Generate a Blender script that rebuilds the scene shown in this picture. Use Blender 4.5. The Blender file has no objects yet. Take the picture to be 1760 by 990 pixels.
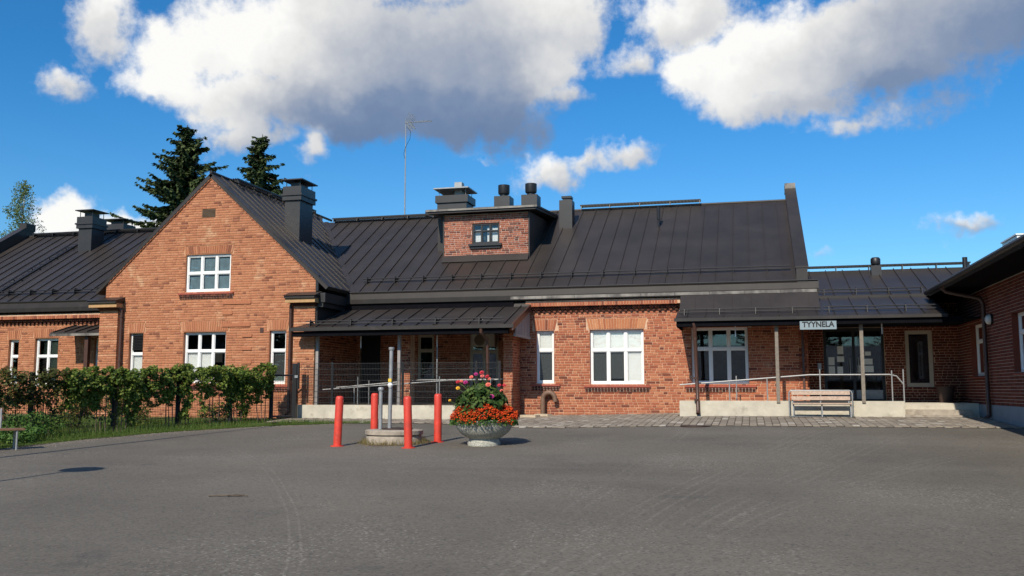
import bpy, math, random
import numpy as np
from mathutils import Vector, Matrix
R_ = math.radians
random.seed(7)
rng = np.random.default_rng(11)
SC = bpy.context.scene
COL = SC.collection

# ------------------------------------------------------------------ camera
FPX, HOR, VPX = 1600.0, 670.0, 1292.0          # focal length in px of the 1760 px wide photo, horizon row, facade normal column
EYE = Vector((0, 0, 0.80))
PITCH = math.atan((HOR - 495) / FPX)
YAW = math.atan((VPX - 880) / math.hypot(FPX, HOR - 495))
cam = bpy.data.cameras.new('camera')
cam.sensor_width = 36.0
cam.lens = 36.0 * FPX / 1760.0
cam.clip_start, cam.clip_end = 0.1, 3000
camo = bpy.data.objects.new('camera', cam)
COL.objects.link(camo)
camo.location = EYE
camo.rotation_euler = (math.pi / 2 + PITCH, 0, YAW)
SC.camera = camo

# ------------------------------------------------------------------ light
SUN_AZ, SUN_EL = 82.5, 38.0        # heading of the light on the ground (from +X), height of the sun
sd = Vector((-math.cos(R_(SUN_AZ)) * math.cos(R_(SUN_EL)), -math.sin(R_(SUN_AZ)) * math.cos(R_(SUN_EL)), math.sin(R_(SUN_EL))))
sun = bpy.data.lights.new('sun', 'SUN')
sun.energy = 4.8
sun.angle = R_(0.53)
sun.color = (1.0, 0.915, 0.78)
suno = bpy.data.objects.new('sun', sun)
COL.objects.link(suno)
suno.location = (0, -20, 40)
suno.rotation_euler = sd.to_track_quat('Z', 'Y').to_euler()

SC.view_settings.view_transform = 'Standard'
SC.view_settings.look = 'None'
SC.view_settings.gamma = 1
SC.view_settings.exposure = 0.0
SC.view_settings.use_curve_mapping = False
SC.cycles.max_bounces = 6
SC.cycles.diffuse_bounces = 3
SC.cycles.glossy_bounces = 3
SC.cycles.transmission_bounces = 2
SC.cycles.transparent_max_bounces = 8
SC.cycles.use_adaptive_sampling = True
SC.cycles.adaptive_threshold = 0.02


class NT:
    """small helper to write node trees"""
    def __init__(self, tree):
        self.t = tree
        self.n = tree.nodes
        self.l = tree.links

    def node(self, typ, **kw):
        nd = self.n.new(typ)
        for k, v in kw.items():
            setattr(nd, k, v)
        return nd

    def put(self, sock, v):
        if v is None:
            return
        if hasattr(v, 'is_linked') or isinstance(v, bpy.types.NodeSocket):
            self.l.new(v, sock)
        elif isinstance(v, (tuple, list)) and len(v) == 3 and sock.type == 'RGBA':
            sock.default_value = (*v, 1)
        else:
            sock.default_value = v

    def math(self, op, a, b=None, c=None, clamp=False):
        nd = self.node('ShaderNodeMath', operation=op, use_clamp=clamp)
        for s, v in zip(nd.inputs, (a, b, c)):
            self.put(s, v)
        return nd.outputs[0]

    def vmath(self, op, a, b=None, scale=None):
        nd = self.node('ShaderNodeVectorMath', operation=op)
        self.put(nd.inputs[0], a)
        self.put(nd.inputs[1], b)
        if scale is not None:
            self.put(nd.inputs['Scale'], scale)
        return nd.outputs['Value'] if op in ('LENGTH', 'DOT_PRODUCT', 'DISTANCE') else nd.outputs['Vector']

    def noise(self, vec, scale, detail=4, rough=0.5, dist=0.0):
        nd = self.node('ShaderNodeTexNoise')
        if vec is not None:
            self.l.new(vec, nd.inputs['Vector'])
        self.put(nd.inputs['Scale'], scale)
        self.put(nd.inputs['Detail'], detail)
        self.put(nd.inputs['Roughness'], rough)
        self.put(nd.inputs['Distortion'], dist)
        return nd.outputs['Fac']

    def maprange(self, v, a, b, c=0.0, d=1.0, smooth=True):
        nd = self.node('ShaderNodeMapRange', interpolation_type='SMOOTHSTEP' if smooth else 'LINEAR')
        self.put(nd.inputs[0], v)
        for i, x in zip((1, 2, 3, 4), (a, b, c, d)):
            self.put(nd.inputs[i], x)
        return nd.outputs[0]

    def mix(self, f, a, b, blend='MIX'):
        nd = self.node('ShaderNodeMix', data_type='RGBA', blend_type=blend)
        self.put(nd.inputs[0], f)
        self.put(nd.inputs[6], a)
        self.put(nd.inputs[7], b)
        return nd.outputs[2]

    def ramp(self, f, stops, interp='LINEAR'):
        nd = self.node('ShaderNodeValToRGB')
        cr = nd.color_ramp
        cr.interpolation = interp
        while len(cr.elements) < len(stops):
            cr.elements.new(0.5)
        for e, (p, c) in zip(cr.elements, stops):
            e.position = p
            e.color = (*c, 1)
        self.l.new(f, nd.inputs[0])
        return nd.outputs[0]


# ------------------------------------------------------------------ sky with clouds
world = bpy.data.worlds.new('World')
SC.world = world
world.use_nodes = True
world.cycles.sampling_method = 'MANUAL'
world.cycles.sample_map_resolution = 512
world.node_tree.nodes.clear()
W = NT(world.node_tree)


def pix_dir(px, py):
    """heading (from +Y towards +X) and height of a direction, both in radians"""
    fw = Vector((-math.sin(YAW) * math.cos(PITCH), math.cos(YAW) * math.cos(PITCH), math.sin(PITCH)))
    rt = Vector((math.cos(YAW), math.sin(YAW), 0))
    up = rt.cross(fw)
    d = (fw * FPX + rt * (px - 880) - up * (py - 495)).normalized()
    return math.atan2(d.x, d.y), math.asin(d.z)


# cloud bodies: centre and half axes as seen in the photo (px), weight, brightness of the body (thin and sunlit 1, thick 0)
CLOUDS = [
    (285, 140, 85, 42, 0.75, 0.95), (345, 100, 95, 75, 1.0, 1.0), (440, 50, 120, 95, 1.25, 1.1), (560, 60, 190, 130, 1.3, 0.80), (700, 90, 230, 130, 1.35, 0.46), (830, 90, 180, 130, 1.3, 0.46),
    (930, 40, 110, 100, 1.1, 0.75), (950, 120, 80, 50, 0.9, 0.95), (400, 175, 130, 50, 0.95, 0.85), (600, 185, 200, 62, 1.25, 0.12), (780, 190, 180, 66, 1.25, 0.12), (660, -120, 330, 150, 1.4, 0.7), (430, 235, 95, 40, 0.85, 0.62),
    (1190, 30, 110, 66, 1.0, 0.75), (1095, 105, 55, 40, 0.72, 0.75), (1215, 120, 85, 55, 1.0, 0.95), (1310, 100, 120, 85, 1.2, 0.92), (1420, 90, 150, 95, 1.25, 0.70), (1560, 60, 190, 100, 1.25, 0.42),
    (1360, 170, 150, 42, 0.95, 0.62), (1530, 140, 120, 50, 0.95, 0.12), (1700, 10, 190, 80, 1.2, 0.20), (1460, 208, 95, 32, 0.72, 0.72), (1610, 165, 60, 40, 0.42, 0.45),
    (180, 45, 62, 60, 0.66, 0.72), (112, 150, 58, 28, 0.58, 0.66), (541, 258, 34, 40, 0.66, 0.75), (945, 288, 46, 32, 0.55, 0.62), (1070, 262, 80, 36, 0.85, 0.74), (1000, 262, 40, 26, 0.55, 0.7),
    (975, 170, 60, 26, 0.50, 0.7), (118, 392, 70, 50, 1.1, 1.05), (210, 396, 76, 40, 1.05, 0.92), (1690, 392, 40, 11, 0.20, 0.5), (1405, 430, 30, 12, 0.34, 0.6),
]
tc = W.node('ShaderNodeTexCoord')
vdir = W.vmath('NORMALIZE', tc.outputs['Generated'])
sep = W.node('ShaderNodeSeparateXYZ')
W.l.new(vdir, sep.inputs[0])
u = W.math('ARCTAN2', sep.outputs[0], sep.outputs[1])
v = W.math('ARCSINE', sep.outputs[2])
wn = W.node('ShaderNodeTexNoise')
W.l.new(vdir, wn.inputs['Vector'])
wn.inputs['Scale'].default_value = 13.0
wn.inputs['Detail'].default_value = 4
wn.inputs['Roughness'].default_value = 0.62
ws = W.node('ShaderNodeSeparateColor')
W.l.new(wn.outputs['Color'], ws.inputs[0])
u = W.math('MULTIPLY_ADD', ws.outputs[0], 0.095, W.math('SUBTRACT', u, 0.0475))      # ragged outlines
v = W.math('MULTIPLY_ADD', ws.outputs[1], 0.080, W.math('SUBTRACT', v, 0.0400))
n1 = W.math('SUBTRACT', W.noise(vdir, 8.0, 5, 0.58), 0.5)
n2 = W.math('SUBTRACT', W.noise(vdir, 30.0, 6, 0.66), 0.5)
body, ssum, wsum = None, 0.02, 0.03
for (px, py, rx, ry, w, tone) in CLOUDS:
    u0, v0 = pix_dir(px, py)
    a = W.math('MULTIPLY_ADD', u, FPX / rx * 0.96, -u0 * FPX / rx * 0.96)
    b = W.math('MULTIPLY_ADD', v, FPX / ry, -v0 * FPX / ry)
    r2 = W.math('MULTIPLY_ADD', a, a, W.math('MULTIPLY', b, b))
    k = W.math('MULTIPLY_ADD', W.math('SQRT', r2), -w, w)
    body = k if body is None else W.math('SMOOTH_MAX', body, k, 0.2)
    kp = W.math('MAXIMUM', W.math('ADD', k, 0.35), 0.0)
    kp = W.math('MULTIPLY', kp, kp)
    shade = W.math('MULTIPLY_ADD', b, 0.30, W.math('MULTIPLY_ADD', a, -0.14, tone))
    ssum = W.math('MULTIPLY_ADD', kp, shade, ssum)
    wsum = W.math('ADD', wsum, kp)
body = W.math('MAXIMUM', body, -0.9)
# elsewhere: the same kind of clouds, scattered
d0 = pix_dir(880, 300)
cd = W.vmath('DOT_PRODUCT', vdir, (math.sin(d0[0]) * math.cos(d0[1]), math.cos(d0[0]) * math.cos(d0[1]), math.sin(d0[1])))
away = W.maprange(cd, 0.84, 0.74)
low = W.maprange(sep.outputs[2], 0.02, 0.18)
sc = W.math('MULTIPLY', W.math('SUBTRACT', W.noise(vdir, 2.3, 2, 0.5), 0.57), 5.0)
sc = W.math('SUBTRACT', W.math('MULTIPLY', W.math('ADD', sc, 0.9), W.math('MULTIPLY', away, low)), 0.9)
body = W.math('MAXIMUM', body, sc)
f0 = W.math('MULTIPLY_ADD', n1, 1.75, body)
f0 = W.math('MULTIPLY_ADD', n2, 1.1, f0)
cover = W.maprange(f0, -0.06, 0.56)
tone = W.math('DIVIDE', ssum, wsum)
tone = W.math('MULTIPLY_ADD', away, W.math('SUBTRACT', W.math('MULTIPLY_ADD', sc, -0.35, 0.85), tone), tone)
edge = W.maprange(f0, 1.0, 0.15, 0.0, 0.08)
lit = W.math('ADD', W.math('MULTIPLY_ADD', n2, 0.24, W.math('MULTIPLY_ADD', n1, 0.62, tone)), edge, clamp=True)
sky = W.node('ShaderNodeTexSky', sky_type='NISHITA')
sky.sun_disc = False
sky.sun_elevation = R_(SUN_EL)
sky.sun_rotation = math.atan2(sd.x, sd.y)
sky.altitude = 150
sky.air_density = 1.0
sky.dust_density = 0.25
sky.ozone_density = 2.2
SKY_STRENGTH = 0.115
ccol = W.ramp(lit, [(0.0, (1.2, 1.85, 3.2)), (0.25, (1.9, 2.5, 3.7)), (0.52, (3.9, 4.2, 4.8)), (0.82, (7.0, 6.95, 6.8)), (1.0, (8.8, 8.7, 8.4))])
haze_f = W.maprange(sep.outputs[2], 0.0, 0.34)
tint = W.mix(haze_f, (0.58, 0.93, 1.12), (0.225, 0.79, 1.19))
blue = W.mix(1.0, sky.outputs[0], tint, 'MULTIPLY')
mixed = W.mix(W.math('MULTIPLY', cover, 0.97), blue, ccol)
bg = W.node('ShaderNodeBackground')
W.l.new(mixed, bg.inputs[0])
bg.inputs[1].default_value = SKY_STRENGTH
wo = W.node('ShaderNodeOutputWorld')
W.l.new(bg.outputs[0], wo.inputs[0])

# ------------------------------------------------------------------ materials
MATS = {}


def material(name):
    m = bpy.data.materials.new(name)
    m.use_nodes = True
    m.node_tree.nodes.clear()
    N = NT(m.node_tree)
    out = N.node('ShaderNodeOutputMaterial')
    b = N.node('ShaderNodeBsdfPrincipled')
    N.l.new(b.outputs[0], out.inputs[0])
    MATS[name] = m
    return m, N, b, out


def bump(N, b, h, strength, dist=0.01):
    bp = N.node('ShaderNodeBump')
    bp.inputs['Strength'].default_value = strength
    bp.inputs['Distance'].default_value = dist
    N.l.new(h, bp.inputs['Height'])
    N.l.new(bp.outputs[0], b.inputs['Normal'])


def plain(name, col, rough=0.5, metal=0.0, var=0.12, scale=6.0, bmp=0.0, bscale=60.0, spec=0.5, dirt=None):
    m, N, b, out = material(name)
    g = N.node('ShaderNodeNewGeometry')
    pos = g.outputs['Position']
    n = N.noise(pos, scale, 6, 0.6)
    lo = tuple(c * (1 - var) for c in col)
    hi = tuple(min(1, c * (1 + var)) for c in col)
    c = N.ramp(n, [(0.3, lo), (0.7, hi)])
    if dirt:
        d = N.maprange(N.noise(pos, dirt[1], 7, 0.65), dirt[2], dirt[2] + 0.16)
        c = N.mix(N.math('MULTIPLY', d, dirt[3]), c, dirt[0])
    N.l.new(c, b.inputs['Base Color'])
    b.inputs['Roughness'].default_value = rough
    b.inputs['Metallic'].default_value = metal
    b.inputs['Specular IOR Level'].default_value = spec
    if bmp:
        bump(N, b, N.noise(pos, bscale, 5, 0.6), bmp)
    return m


def island_random(N):
    g = N.node('ShaderNodeNewGeometry')
    oi = N.node('ShaderNodeObjectInfo')
    r = N.math('FRACT', N.math('ADD', g.outputs['Random Per Island'], N.math('MULTIPLY', oi.outputs['Random'], 7.31)))
    return r, g.outputs['Position']


def brick_mat(name, stops, weather=None, rough=0.85):
    m, N, b, out = material(name)
    r, pos = island_random(N)
    c = N.ramp(r, stops, 'LINEAR')
    fine = N.noise(pos, 45.0, 6, 0.65)
    c = N.mix(0.55, c, N.ramp(fine, [(0.25, (0.45, 0.42, 0.40)), (0.75, (1.0, 1.0, 1.0))]), 'MULTIPLY')
    if weather:
        w = N.maprange(N.noise(pos, weather[1], 6, 0.62), weather[2], weather[2] + 0.13)
        c = N.mix(N.math('MULTIPLY', w, weather[3]), c, weather[0])
    big = N.noise(pos, 0.55, 4, 0.55)
    c = N.mix(0.5, c, N.ramp(big, [(0.3, (0.74, 0.72, 0.72)), (0.7, (1.0, 1.0, 1.0))]), 'MULTIPLY')
    N.l.new(c, b.inputs['Base Color'])
    b.inputs['Roughness'].default_value = rough
    b.inputs['Specular IOR Level'].default_value = 0.25
    bump(N, b, fine, 0.5, 0.006)
    return m


brick_mat('brick_gable', [(0.0, (0.26, 0.094, 0.056)), (0.06, (0.38, 0.145, 0.080)), (0.14, (0.49, 0.190, 0.098)), (0.75, (0.56, 0.232, 0.118)), (1.0, (0.61, 0.280, 0.155))],
          ((0.72, 0.50, 0.30), 1.3, 0.61, 0.55))
brick_mat('brick_main', [(0.0, (0.17, 0.056, 0.038)), (0.09, (0.30, 0.092, 0.053)), (0.2, (0.42, 0.133, 0.070)), (0.75, (0.50, 0.175, 0.090)), (1.0, (0.58, 0.245, 0.130))],
          ((0.62, 0.41, 0.27), 1.1, 0.63, 0.5))
brick_mat('brick_arch', [(0.0, (0.44, 0.145, 0.068)), (0.4, (0.56, 0.215, 0.098)), (1.0, (0.64, 0.28, 0.135))])
brick_mat('brick_dark', [(0.0, (0.07, 0.030, 0.024)), (0.6, (0.14, 0.048, 0.032)), (1.0, (0.24, 0.085, 0.05))])
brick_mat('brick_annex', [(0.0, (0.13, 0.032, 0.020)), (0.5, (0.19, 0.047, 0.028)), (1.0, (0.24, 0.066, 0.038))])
brick_mat('brick_dormer', [(0.0, (0.14, 0.055, 0.04)), (0.18, (0.22, 0.075, 0.05)), (0.3, (0.38, 0.125, 0.075)), (1.0, (0.48, 0.18, 0.105))])
plain('mortar_gable', (0.52, 0.285, 0.16), 0.95, var=0.25, scale=9, bmp=0.4)
plain('mortar_main', (0.60, 0.39, 0.26), 0.95, var=0.25, scale=9, bmp=0.4)
plain('mortar_pale', (0.52, 0.44, 0.38), 0.95, var=0.2, scale=9, bmp=0.4)
plain('roof_metal', (0.036, 0.0295, 0.0260), 0.44, var=0.22, scale=0.9, bmp=0.35, bscale=2.2, spec=0.4, dirt=((0.044, 0.039, 0.035), 0.8, 0.56, 0.6))
plain('roof_metal_worn', (0.030, 0.0255, 0.0225), 0.5, var=0.25, scale=2.5, bmp=0.12, bscale=5.0, spec=0.4, dirt=((0.075, 0.063, 0.054), 2.2, 0.57, 0.6))
plain('bare_metal_strip', (0.21, 0.19, 0.165), 0.5, var=0.45, scale=2.4, dirt=((0.05, 0.043, 0.04), 1.3, 0.47, 0.85))
plain('eave_metal', (0.021, 0.0175, 0.0155), 0.55, var=0.25, scale=2.0, bmp=0.12, bscale=5.0, spec=0.3, dirt=((0.036, 0.030, 0.026), 2.2, 0.55, 0.6))
plain('chimney_metal', (0.027, 0.0255, 0.026), 0.45, var=0.15, scale=3, bmp=0.1, bscale=6)
plain('dark_metal', (0.012, 0.012, 0.014), 0.45, var=0.1)
plain('fence_metal', (0.030, 0.032, 0.034), 0.5, var=0.1)
plain('brown_metal', (0.075, 0.036, 0.026), 0.42, var=0.12)
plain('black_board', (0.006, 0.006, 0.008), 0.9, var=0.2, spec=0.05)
plain('galvanised', (0.30, 0.31, 0.315), 0.5, 0.3, var=0.18, scale=9)
plain('steel', (0.33, 0.33, 0.33), 0.5, 0.3, var=0.15, scale=9)
plain('white_paint', (0.82, 0.82, 0.80), 0.4, var=0.03)
plain('cream_paint', (0.46, 0.39, 0.30), 0.5, var=0.06)
plain('red_sill', (0.33, 0.075, 0.045), 0.5, var=0.15)
plain('concrete', (0.53, 0.485, 0.39), 0.9, var=0.14, scale=3, bmp=0.4, bscale=40, dirt=((0.30, 0.265, 0.20), 3.1, 0.55, 0.6))
plain('concrete_old', (0.36, 0.31, 0.25), 0.95, var=0.22, scale=7, bmp=0.6, bscale=40, dirt=((0.17, 0.14, 0.10), 3.0, 0.52, 0.6))
plain('plinth_paint', (0.22, 0.26, 0.29), 0.8, var=0.10, scale=2)
plain('old_wood', (0.21, 0.18, 0.145), 0.8, var=0.2, scale=14)
plain('bench_wood', (0.45, 0.33, 0.25), 0.75, var=0.25, scale=20)
plain('bench_brown', (0.22, 0.11, 0.06), 0.6, var=0.2, scale=20)
plain('red_paint', (0.62, 0.052, 0.030), 0.5, var=0.16, scale=5, bmp=0.1, bscale=30, dirt=((0.36, 0.055, 0.035), 6.0, 0.54, 0.75))
plain('sandstone', (0.52, 0.42, 0.30), 0.9, var=0.2, scale=8, bmp=0.4)
plain('gooseneck', (0.17, 0.10, 0.065), 0.6, var=0.25, scale=8)
plain('sign_plate', (0.25, 0.31, 0.335), 0.4, var=0.03)  # plate colour darkened to stand in for the canopy's shade
plain('sign_ink', (0.01, 0.01, 0.012), 0.6, var=0.0)
plain('paper', (0.72, 0.76, 0.74), 0.7, var=0.05, scale=20)
plain('iron_cover', (0.055, 0.035, 0.028), 0.6, 0.2, var=0.3, scale=14, bmp=0.3)
plain('bark', (0.10, 0.075, 0.055), 0.95, var=0.35, scale=8, bmp=0.5)
plain('birch_bark', (0.55, 0.53, 0.50), 0.8, var=0.3, scale=6)
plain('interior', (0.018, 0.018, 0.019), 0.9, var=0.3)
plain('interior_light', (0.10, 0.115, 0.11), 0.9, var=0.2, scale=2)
plain('vent_brown', (0.16, 0.105, 0.065), 0.6, var=0.1)
plain('tan_board', (0.46, 0.27, 0.12), 0.7, var=0.15)
plain('grey_board', (0.30, 0.28, 0.27), 0.7, var=0.06)
plain('ac_beige', (0.48, 0.43, 0.34), 0.5, var=0.05)
plain('yellow_tag', (0.75, 0.50, 0.06), 0.5, var=0.05)
plain('soil', (0.11, 0.075, 0.048), 1.0, var=0.3, scale=18, bmp=0.6)
plain('pot_dark', (0.05, 0.028, 0.022), 0.7, var=0.1)
plain('light_glass', (0.62, 0.62, 0.58), 0.3, var=0.02)
plain('flag_white', (0.75, 0.75, 0.73), 0.4, var=0.02)


def leaf_mat(name, stops, rough=0.6, trans=0.25):
    m, N, b, out = material(name)
    r, pos = island_random(N)
    c = N.ramp(r, stops)
    patch = N.noise(pos, 1.2, 3, 0.5)
    c = N.mix(0.5, c, N.ramp(patch, [(0.3, (0.65, 0.7, 0.6)), (0.7, (1.0, 1.0, 1.0))]), 'MULTIPLY')
    N.l.new(c, b.inputs['Base Color'])
    b.inputs['Roughness'].default_value = rough
    b.inputs['Specular IOR Level'].default_value = 0.3
    tr = N.node('ShaderNodeBsdfTranslucent')
    N.l.new(c, tr.inputs[0])
    mx = N.node('ShaderNodeMixShader')
    mx.inputs[0].default_value = trans
    N.l.new(b.outputs[0], mx.inputs[1])
    N.l.new(tr.outputs[0], mx.inputs[2])
    N.l.new(mx.outputs[0], out.inputs[0])
    return m


leaf_mat('vine_leaf', [(0, (0.040, 0.075, 0.012)), (0.4, (0.095, 0.155, 0.020)), (0.75, (0.19, 0.25, 0.038)), (0.97, (0.28, 0.30, 0.07)), (1, (0.22, 0.14, 0.035))])
leaf_mat('vine_leaf_brown', [(0, (0.035, 0.050, 0.010)), (0.4, (0.075, 0.090, 0.018)), (0.8, (0.12, 0.115, 0.028)), (1, (0.16, 0.08, 0.025))])
leaf_mat('shrub_leaf', [(0, (0.035, 0.07, 0.016)), (0.5, (0.085, 0.125, 0.026)), (0.85, (0.19, 0.19, 0.035)), (1, (0.34, 0.27, 0.05))])
leaf_mat('shrub_green', [(0, (0.04, 0.10, 0.018)), (0.6, (0.075, 0.16, 0.028)), (1, (0.13, 0.22, 0.045))])
leaf_mat('grass_blade', [(0, (0.055, 0.11, 0.016)), (0.6, (0.095, 0.165, 0.026)), (0.92, (0.15, 0.19, 0.045)), (1, (0.26, 0.21, 0.08))])
leaf_mat('dry_grass', [(0, (0.20, 0.16, 0.07)), (0.6, (0.34, 0.25, 0.12)), (1, (0.12, 0.15, 0.04))])
leaf_mat('needle', [(0, (0.026, 0.048, 0.020)), (0.6, (0.065, 0.098, 0.034)), (1, (0.135, 0.155, 0.055))], trans=0.2)
leaf_mat('birch_leaf', [(0, (0.07, 0.12, 0.03)), (0.6, (0.12, 0.18, 0.05)), (1, (0.20, 0.24, 0.08))])
leaf_mat('dahlia_leaf', [(0, (0.022, 0.055, 0.012)), (0.5, (0.055, 0.105, 0.020)), (1, (0.14, 0.20, 0.05))])
leaf_mat('marigold', [(0, (0.42, 0.026, 0.006)), (0.5, (0.68, 0.058, 0.007)), (1, (0.80, 0.12, 0.010))], trans=0.05)
for nm, col in (('bloom_red', (0.55, 0.025, 0.045)), ('bloom_pink', (0.80, 0.20, 0.17)), ('bloom_magenta', (0.42, 0.022, 0.17)), ('bloom_coral', (0.82, 0.17, 0.12)), ('bloom_yellow', (0.85, 0.46, 0.03))):
    plain(nm, col, 0.6, var=0.2, scale=30)


def glass_mat():
    m, N, b, out = material('window_glass')
    m.node_tree.nodes.remove(b)
    t = N.node('ShaderNodeBsdfTransparent')
    t.inputs[0].default_value = (0.98, 0.99, 0.985, 1)
    g = N.node('ShaderNodeBsdfGlossy')
    g.inputs['Roughness'].default_value = 0.02
    f = N.node('ShaderNodeFresnel')
    f.inputs[0].default_value = 1.52
    k = N.math('MULTIPLY', f.outputs[0], 1.25, clamp=True)
    mx = N.node('ShaderNodeMixShader')
    N.l.new(k, mx.inputs[0])
    N.l.new(t.outputs[0], mx.inputs[1])
    N.l.new(g.outputs[0], mx.inputs[2])
    N.l.new(mx.outputs[0], out.inputs[0])


glass_mat()


def blind_mat(name, col):
    m, N, b, out = material(name)
    g = N.node('ShaderNodeNewGeometry')
    sep = N.node('ShaderNodeSeparateXYZ')
    N.l.new(g.outputs['Position'], sep.inputs[0])
    s = N.math('SINE', N.math('MULTIPLY', sep.outputs[2], 2 * math.pi / 0.04))
    k = N.maprange(s, -1, 1, 0.86, 1.0)
    c = N.mix(1.0, (*col, 1), k, 'MULTIPLY')
    N.l.new(c, b.inputs['Base Color'])
    b.inputs['Roughness'].default_value = 0.6


blind_mat('blind_white', (0.86, 0.86, 0.85))
blind_mat('blind_grey', (0.045, 0.050, 0.050))
plain('curtain_green', (0.075, 0.115, 0.10), 0.8, var=0.15, scale=3)
plain('curtain_blue', (0.16, 0.24, 0.29), 0.8, var=0.2, scale=3)


def asphalt_mat():
    m, N, b, out = material('asphalt')
    g = N.node('ShaderNodeNewGeometry')
    pos = g.outputs['Position']
    base = N.ramp(N.noise(pos, 0.22, 6, 0.55), [(0.32, (0.108, 0.096, 0.079)), (0.5, (0.136, 0.121, 0.098)), (0.68, (0.166, 0.146, 0.118))])
    # long soft drifts of dust
    mp = N.node('ShaderNodeMapping')
    mp.inputs['Rotation'].default_value = (0, 0, R_(-38))
    mp.inputs['Scale'].default_value = (0.10, 0.75, 1)
    N.l.new(pos, mp.inputs[0])
    drift = N.maprange(N.noise(mp.outputs[0], 1.0, 7, 0.62), 0.5, 0.74)
    c = N.mix(N.math('MULTIPLY', drift, 0.45), base, (0.180, 0.162, 0.137))
    patch = N.maprange(N.noise(pos, 0.5, 8, 0.68), 0.54, 0.70)
    c = N.mix(N.math('MULTIPLY', patch, 0.28), c, (0.185, 0.163, 0.135))
    damp = N.maprange(N.noise(pos, 0.34, 5, 0.6), 0.57, 0.72)
    c = N.mix(N.math('MULTIPLY', damp, 0.35), c, (0.083, 0.077, 0.068))
    # tyre scuffs: arcs and straight runs broken up by noise
    def arc(cx, cy, rad, width, n_lines, amt, ns, thr):
        nonlocal c
        d = N.vmath('DISTANCE', N.vmath('MULTIPLY', pos, (1, 1, 0)), (cx, cy, 0))
        wob = N.math('MULTIPLY', N.math('SUBTRACT', N.noise(pos, 0.10, 2, 0.5), 0.5), 0.5)
        dd = N.math('SUBTRACT', N.math('ADD', d, wob), rad)
        band = N.maprange(N.math('ABSOLUTE', dd), width, width * 0.5)
        lines = N.maprange(N.math('SINE', N.math('MULTIPLY', dd, math.pi * n_lines / width)), 0.45, 0.95)
        brk = N.math('MULTIPLY', N.maprange(N.noise(pos, 0.33, 3, 0.5), thr, thr + 0.14), N.maprange(N.noise(pos, 16.0, 4, 0.7), 0.38, 0.66))
        k = N.math('MULTIPLY', N.math('MULTIPLY', band, lines), N.math('MULTIPLY', brk, amt))
        c = N.mix(k, c, (0.36, 0.33, 0.28))
    arc(67.0, 0.6, 68.94, 0.45, 5, 0.23, 0, 0.36)
    arc(61.5, -4.2, 63.63, 0.40, 4, 0.20, 0, 0.40)
    arc(221.2, 4.6, 223.34, 0.30, 3, 0.19, 0, 0.42)
    arc(23.7, 3.0, 24.9, 0.35, 4, 0.20, 0, 0.40)
    arc(-38.2, -8.5, 37.87, 0.16, 3, 0.28, 0, 0.36)
    arc(12.0, 30.0, 19.0, 0.18, 3, 0.15, 0, 0.48)
    arc(-2.0, 34.0, 17.0, 0.20, 3, 0.14, 0, 0.48)
    oil = N.maprange(N.noise(pos, 1.1, 3, 0.4), 0.70, 0.78)
    c = N.mix(N.math('MULTIPLY', oil, 0.35), c, (0.055, 0.052, 0.050))
    # stones in the surface
    vo = N.node('ShaderNodeTexVoronoi')
    N.l.new(pos, vo.inputs['Vector'])
    vo.inputs['Scale'].default_value = 42
    rc = N.node('ShaderNodeSeparateColor')
    N.l.new(vo.outputs['Color'], rc.inputs[0])
    grain = N.maprange(rc.outputs[0], 0.0, 1.0, 0.84, 1.16, False)
    c = N.mix(1.0, c, grain, 'MULTIPLY')
    worn = N.maprange(N.noise(pos, 0.42, 6, 0.66), 0.47, 0.62)
    spark = N.math('MULTIPLY', N.math('GREATER_THAN', rc.outputs[1], 0.90), N.math('ADD', N.math('MULTIPLY', worn, 0.42), 0.05))
    c = N.mix(spark, c, (0.34, 0.315, 0.27))
    dark = N.math('MULTIPLY', N.math('GREATER_THAN', rc.outputs[2], 0.93), 0.5)
    c = N.mix(dark, c, (0.05, 0.048, 0.046))
    N.l.new(c, b.inputs['Base Color'])
    b.inputs['Roughness'].default_value = 0.88
    b.inputs['Specular IOR Level'].default_value = 0.3
    h = N.math('ADD', N.math('MULTIPLY', vo.outputs['Distance'], 0.8), N.noise(pos, 70, 4, 0.6))
    bump(N, b, h, 0.28, 0.008)


asphalt_mat()


def ground_mat():
    m, N, b, out = material('earth_ground')
    pos = N.node('ShaderNodeNewGeometry').outputs['Position']
    c = N.ramp(N.noise(pos, 1.6, 7, 0.62), [(0.3, (0.060, 0.085, 0.020)), (0.58, (0.085, 0.110, 0.028)), (0.8, (0.14, 0.115, 0.055))])
    N.l.new(c, b.inputs['Base Color'])
    b.inputs['Roughness'].default_value = 1.0
    bump(N, b, N.noise(pos, 25, 6, 0.7), 0.8, 0.03)


ground_mat()


def paver_mat():
    m, N, b, out = material('paver')
    r, pos = island_random(N)
    c = N.ramp(r, [(0, (0.20, 0.165, 0.13)), (0.5, (0.27, 0.225, 0.175)), (0.9, (0.33, 0.28, 0.22)), (1, (0.48, 0.44, 0.38))])
    w = N.maprange(N.noise(pos, 1.1, 6, 0.6), 0.56, 0.70)
    c = N.mix(N.math('MULTIPLY', w, 0.5), c, (0.50, 0.46, 0.39))
    c = N.mix(0.5, c, N.ramp(N.noise(pos, 60, 4, 0.6), [(0.3, (0.6, 0.6, 0.6)), (0.7, (1, 1, 1))]), 'MULTIPLY')
    N.l.new(c, b.inputs['Base Color'])
    b.inputs['Roughness'].default_value = 0.95


paver_mat()
plain('joint_sand', (0.075, 0.060, 0.045), 1.0, var=0.3, scale=10)


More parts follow.
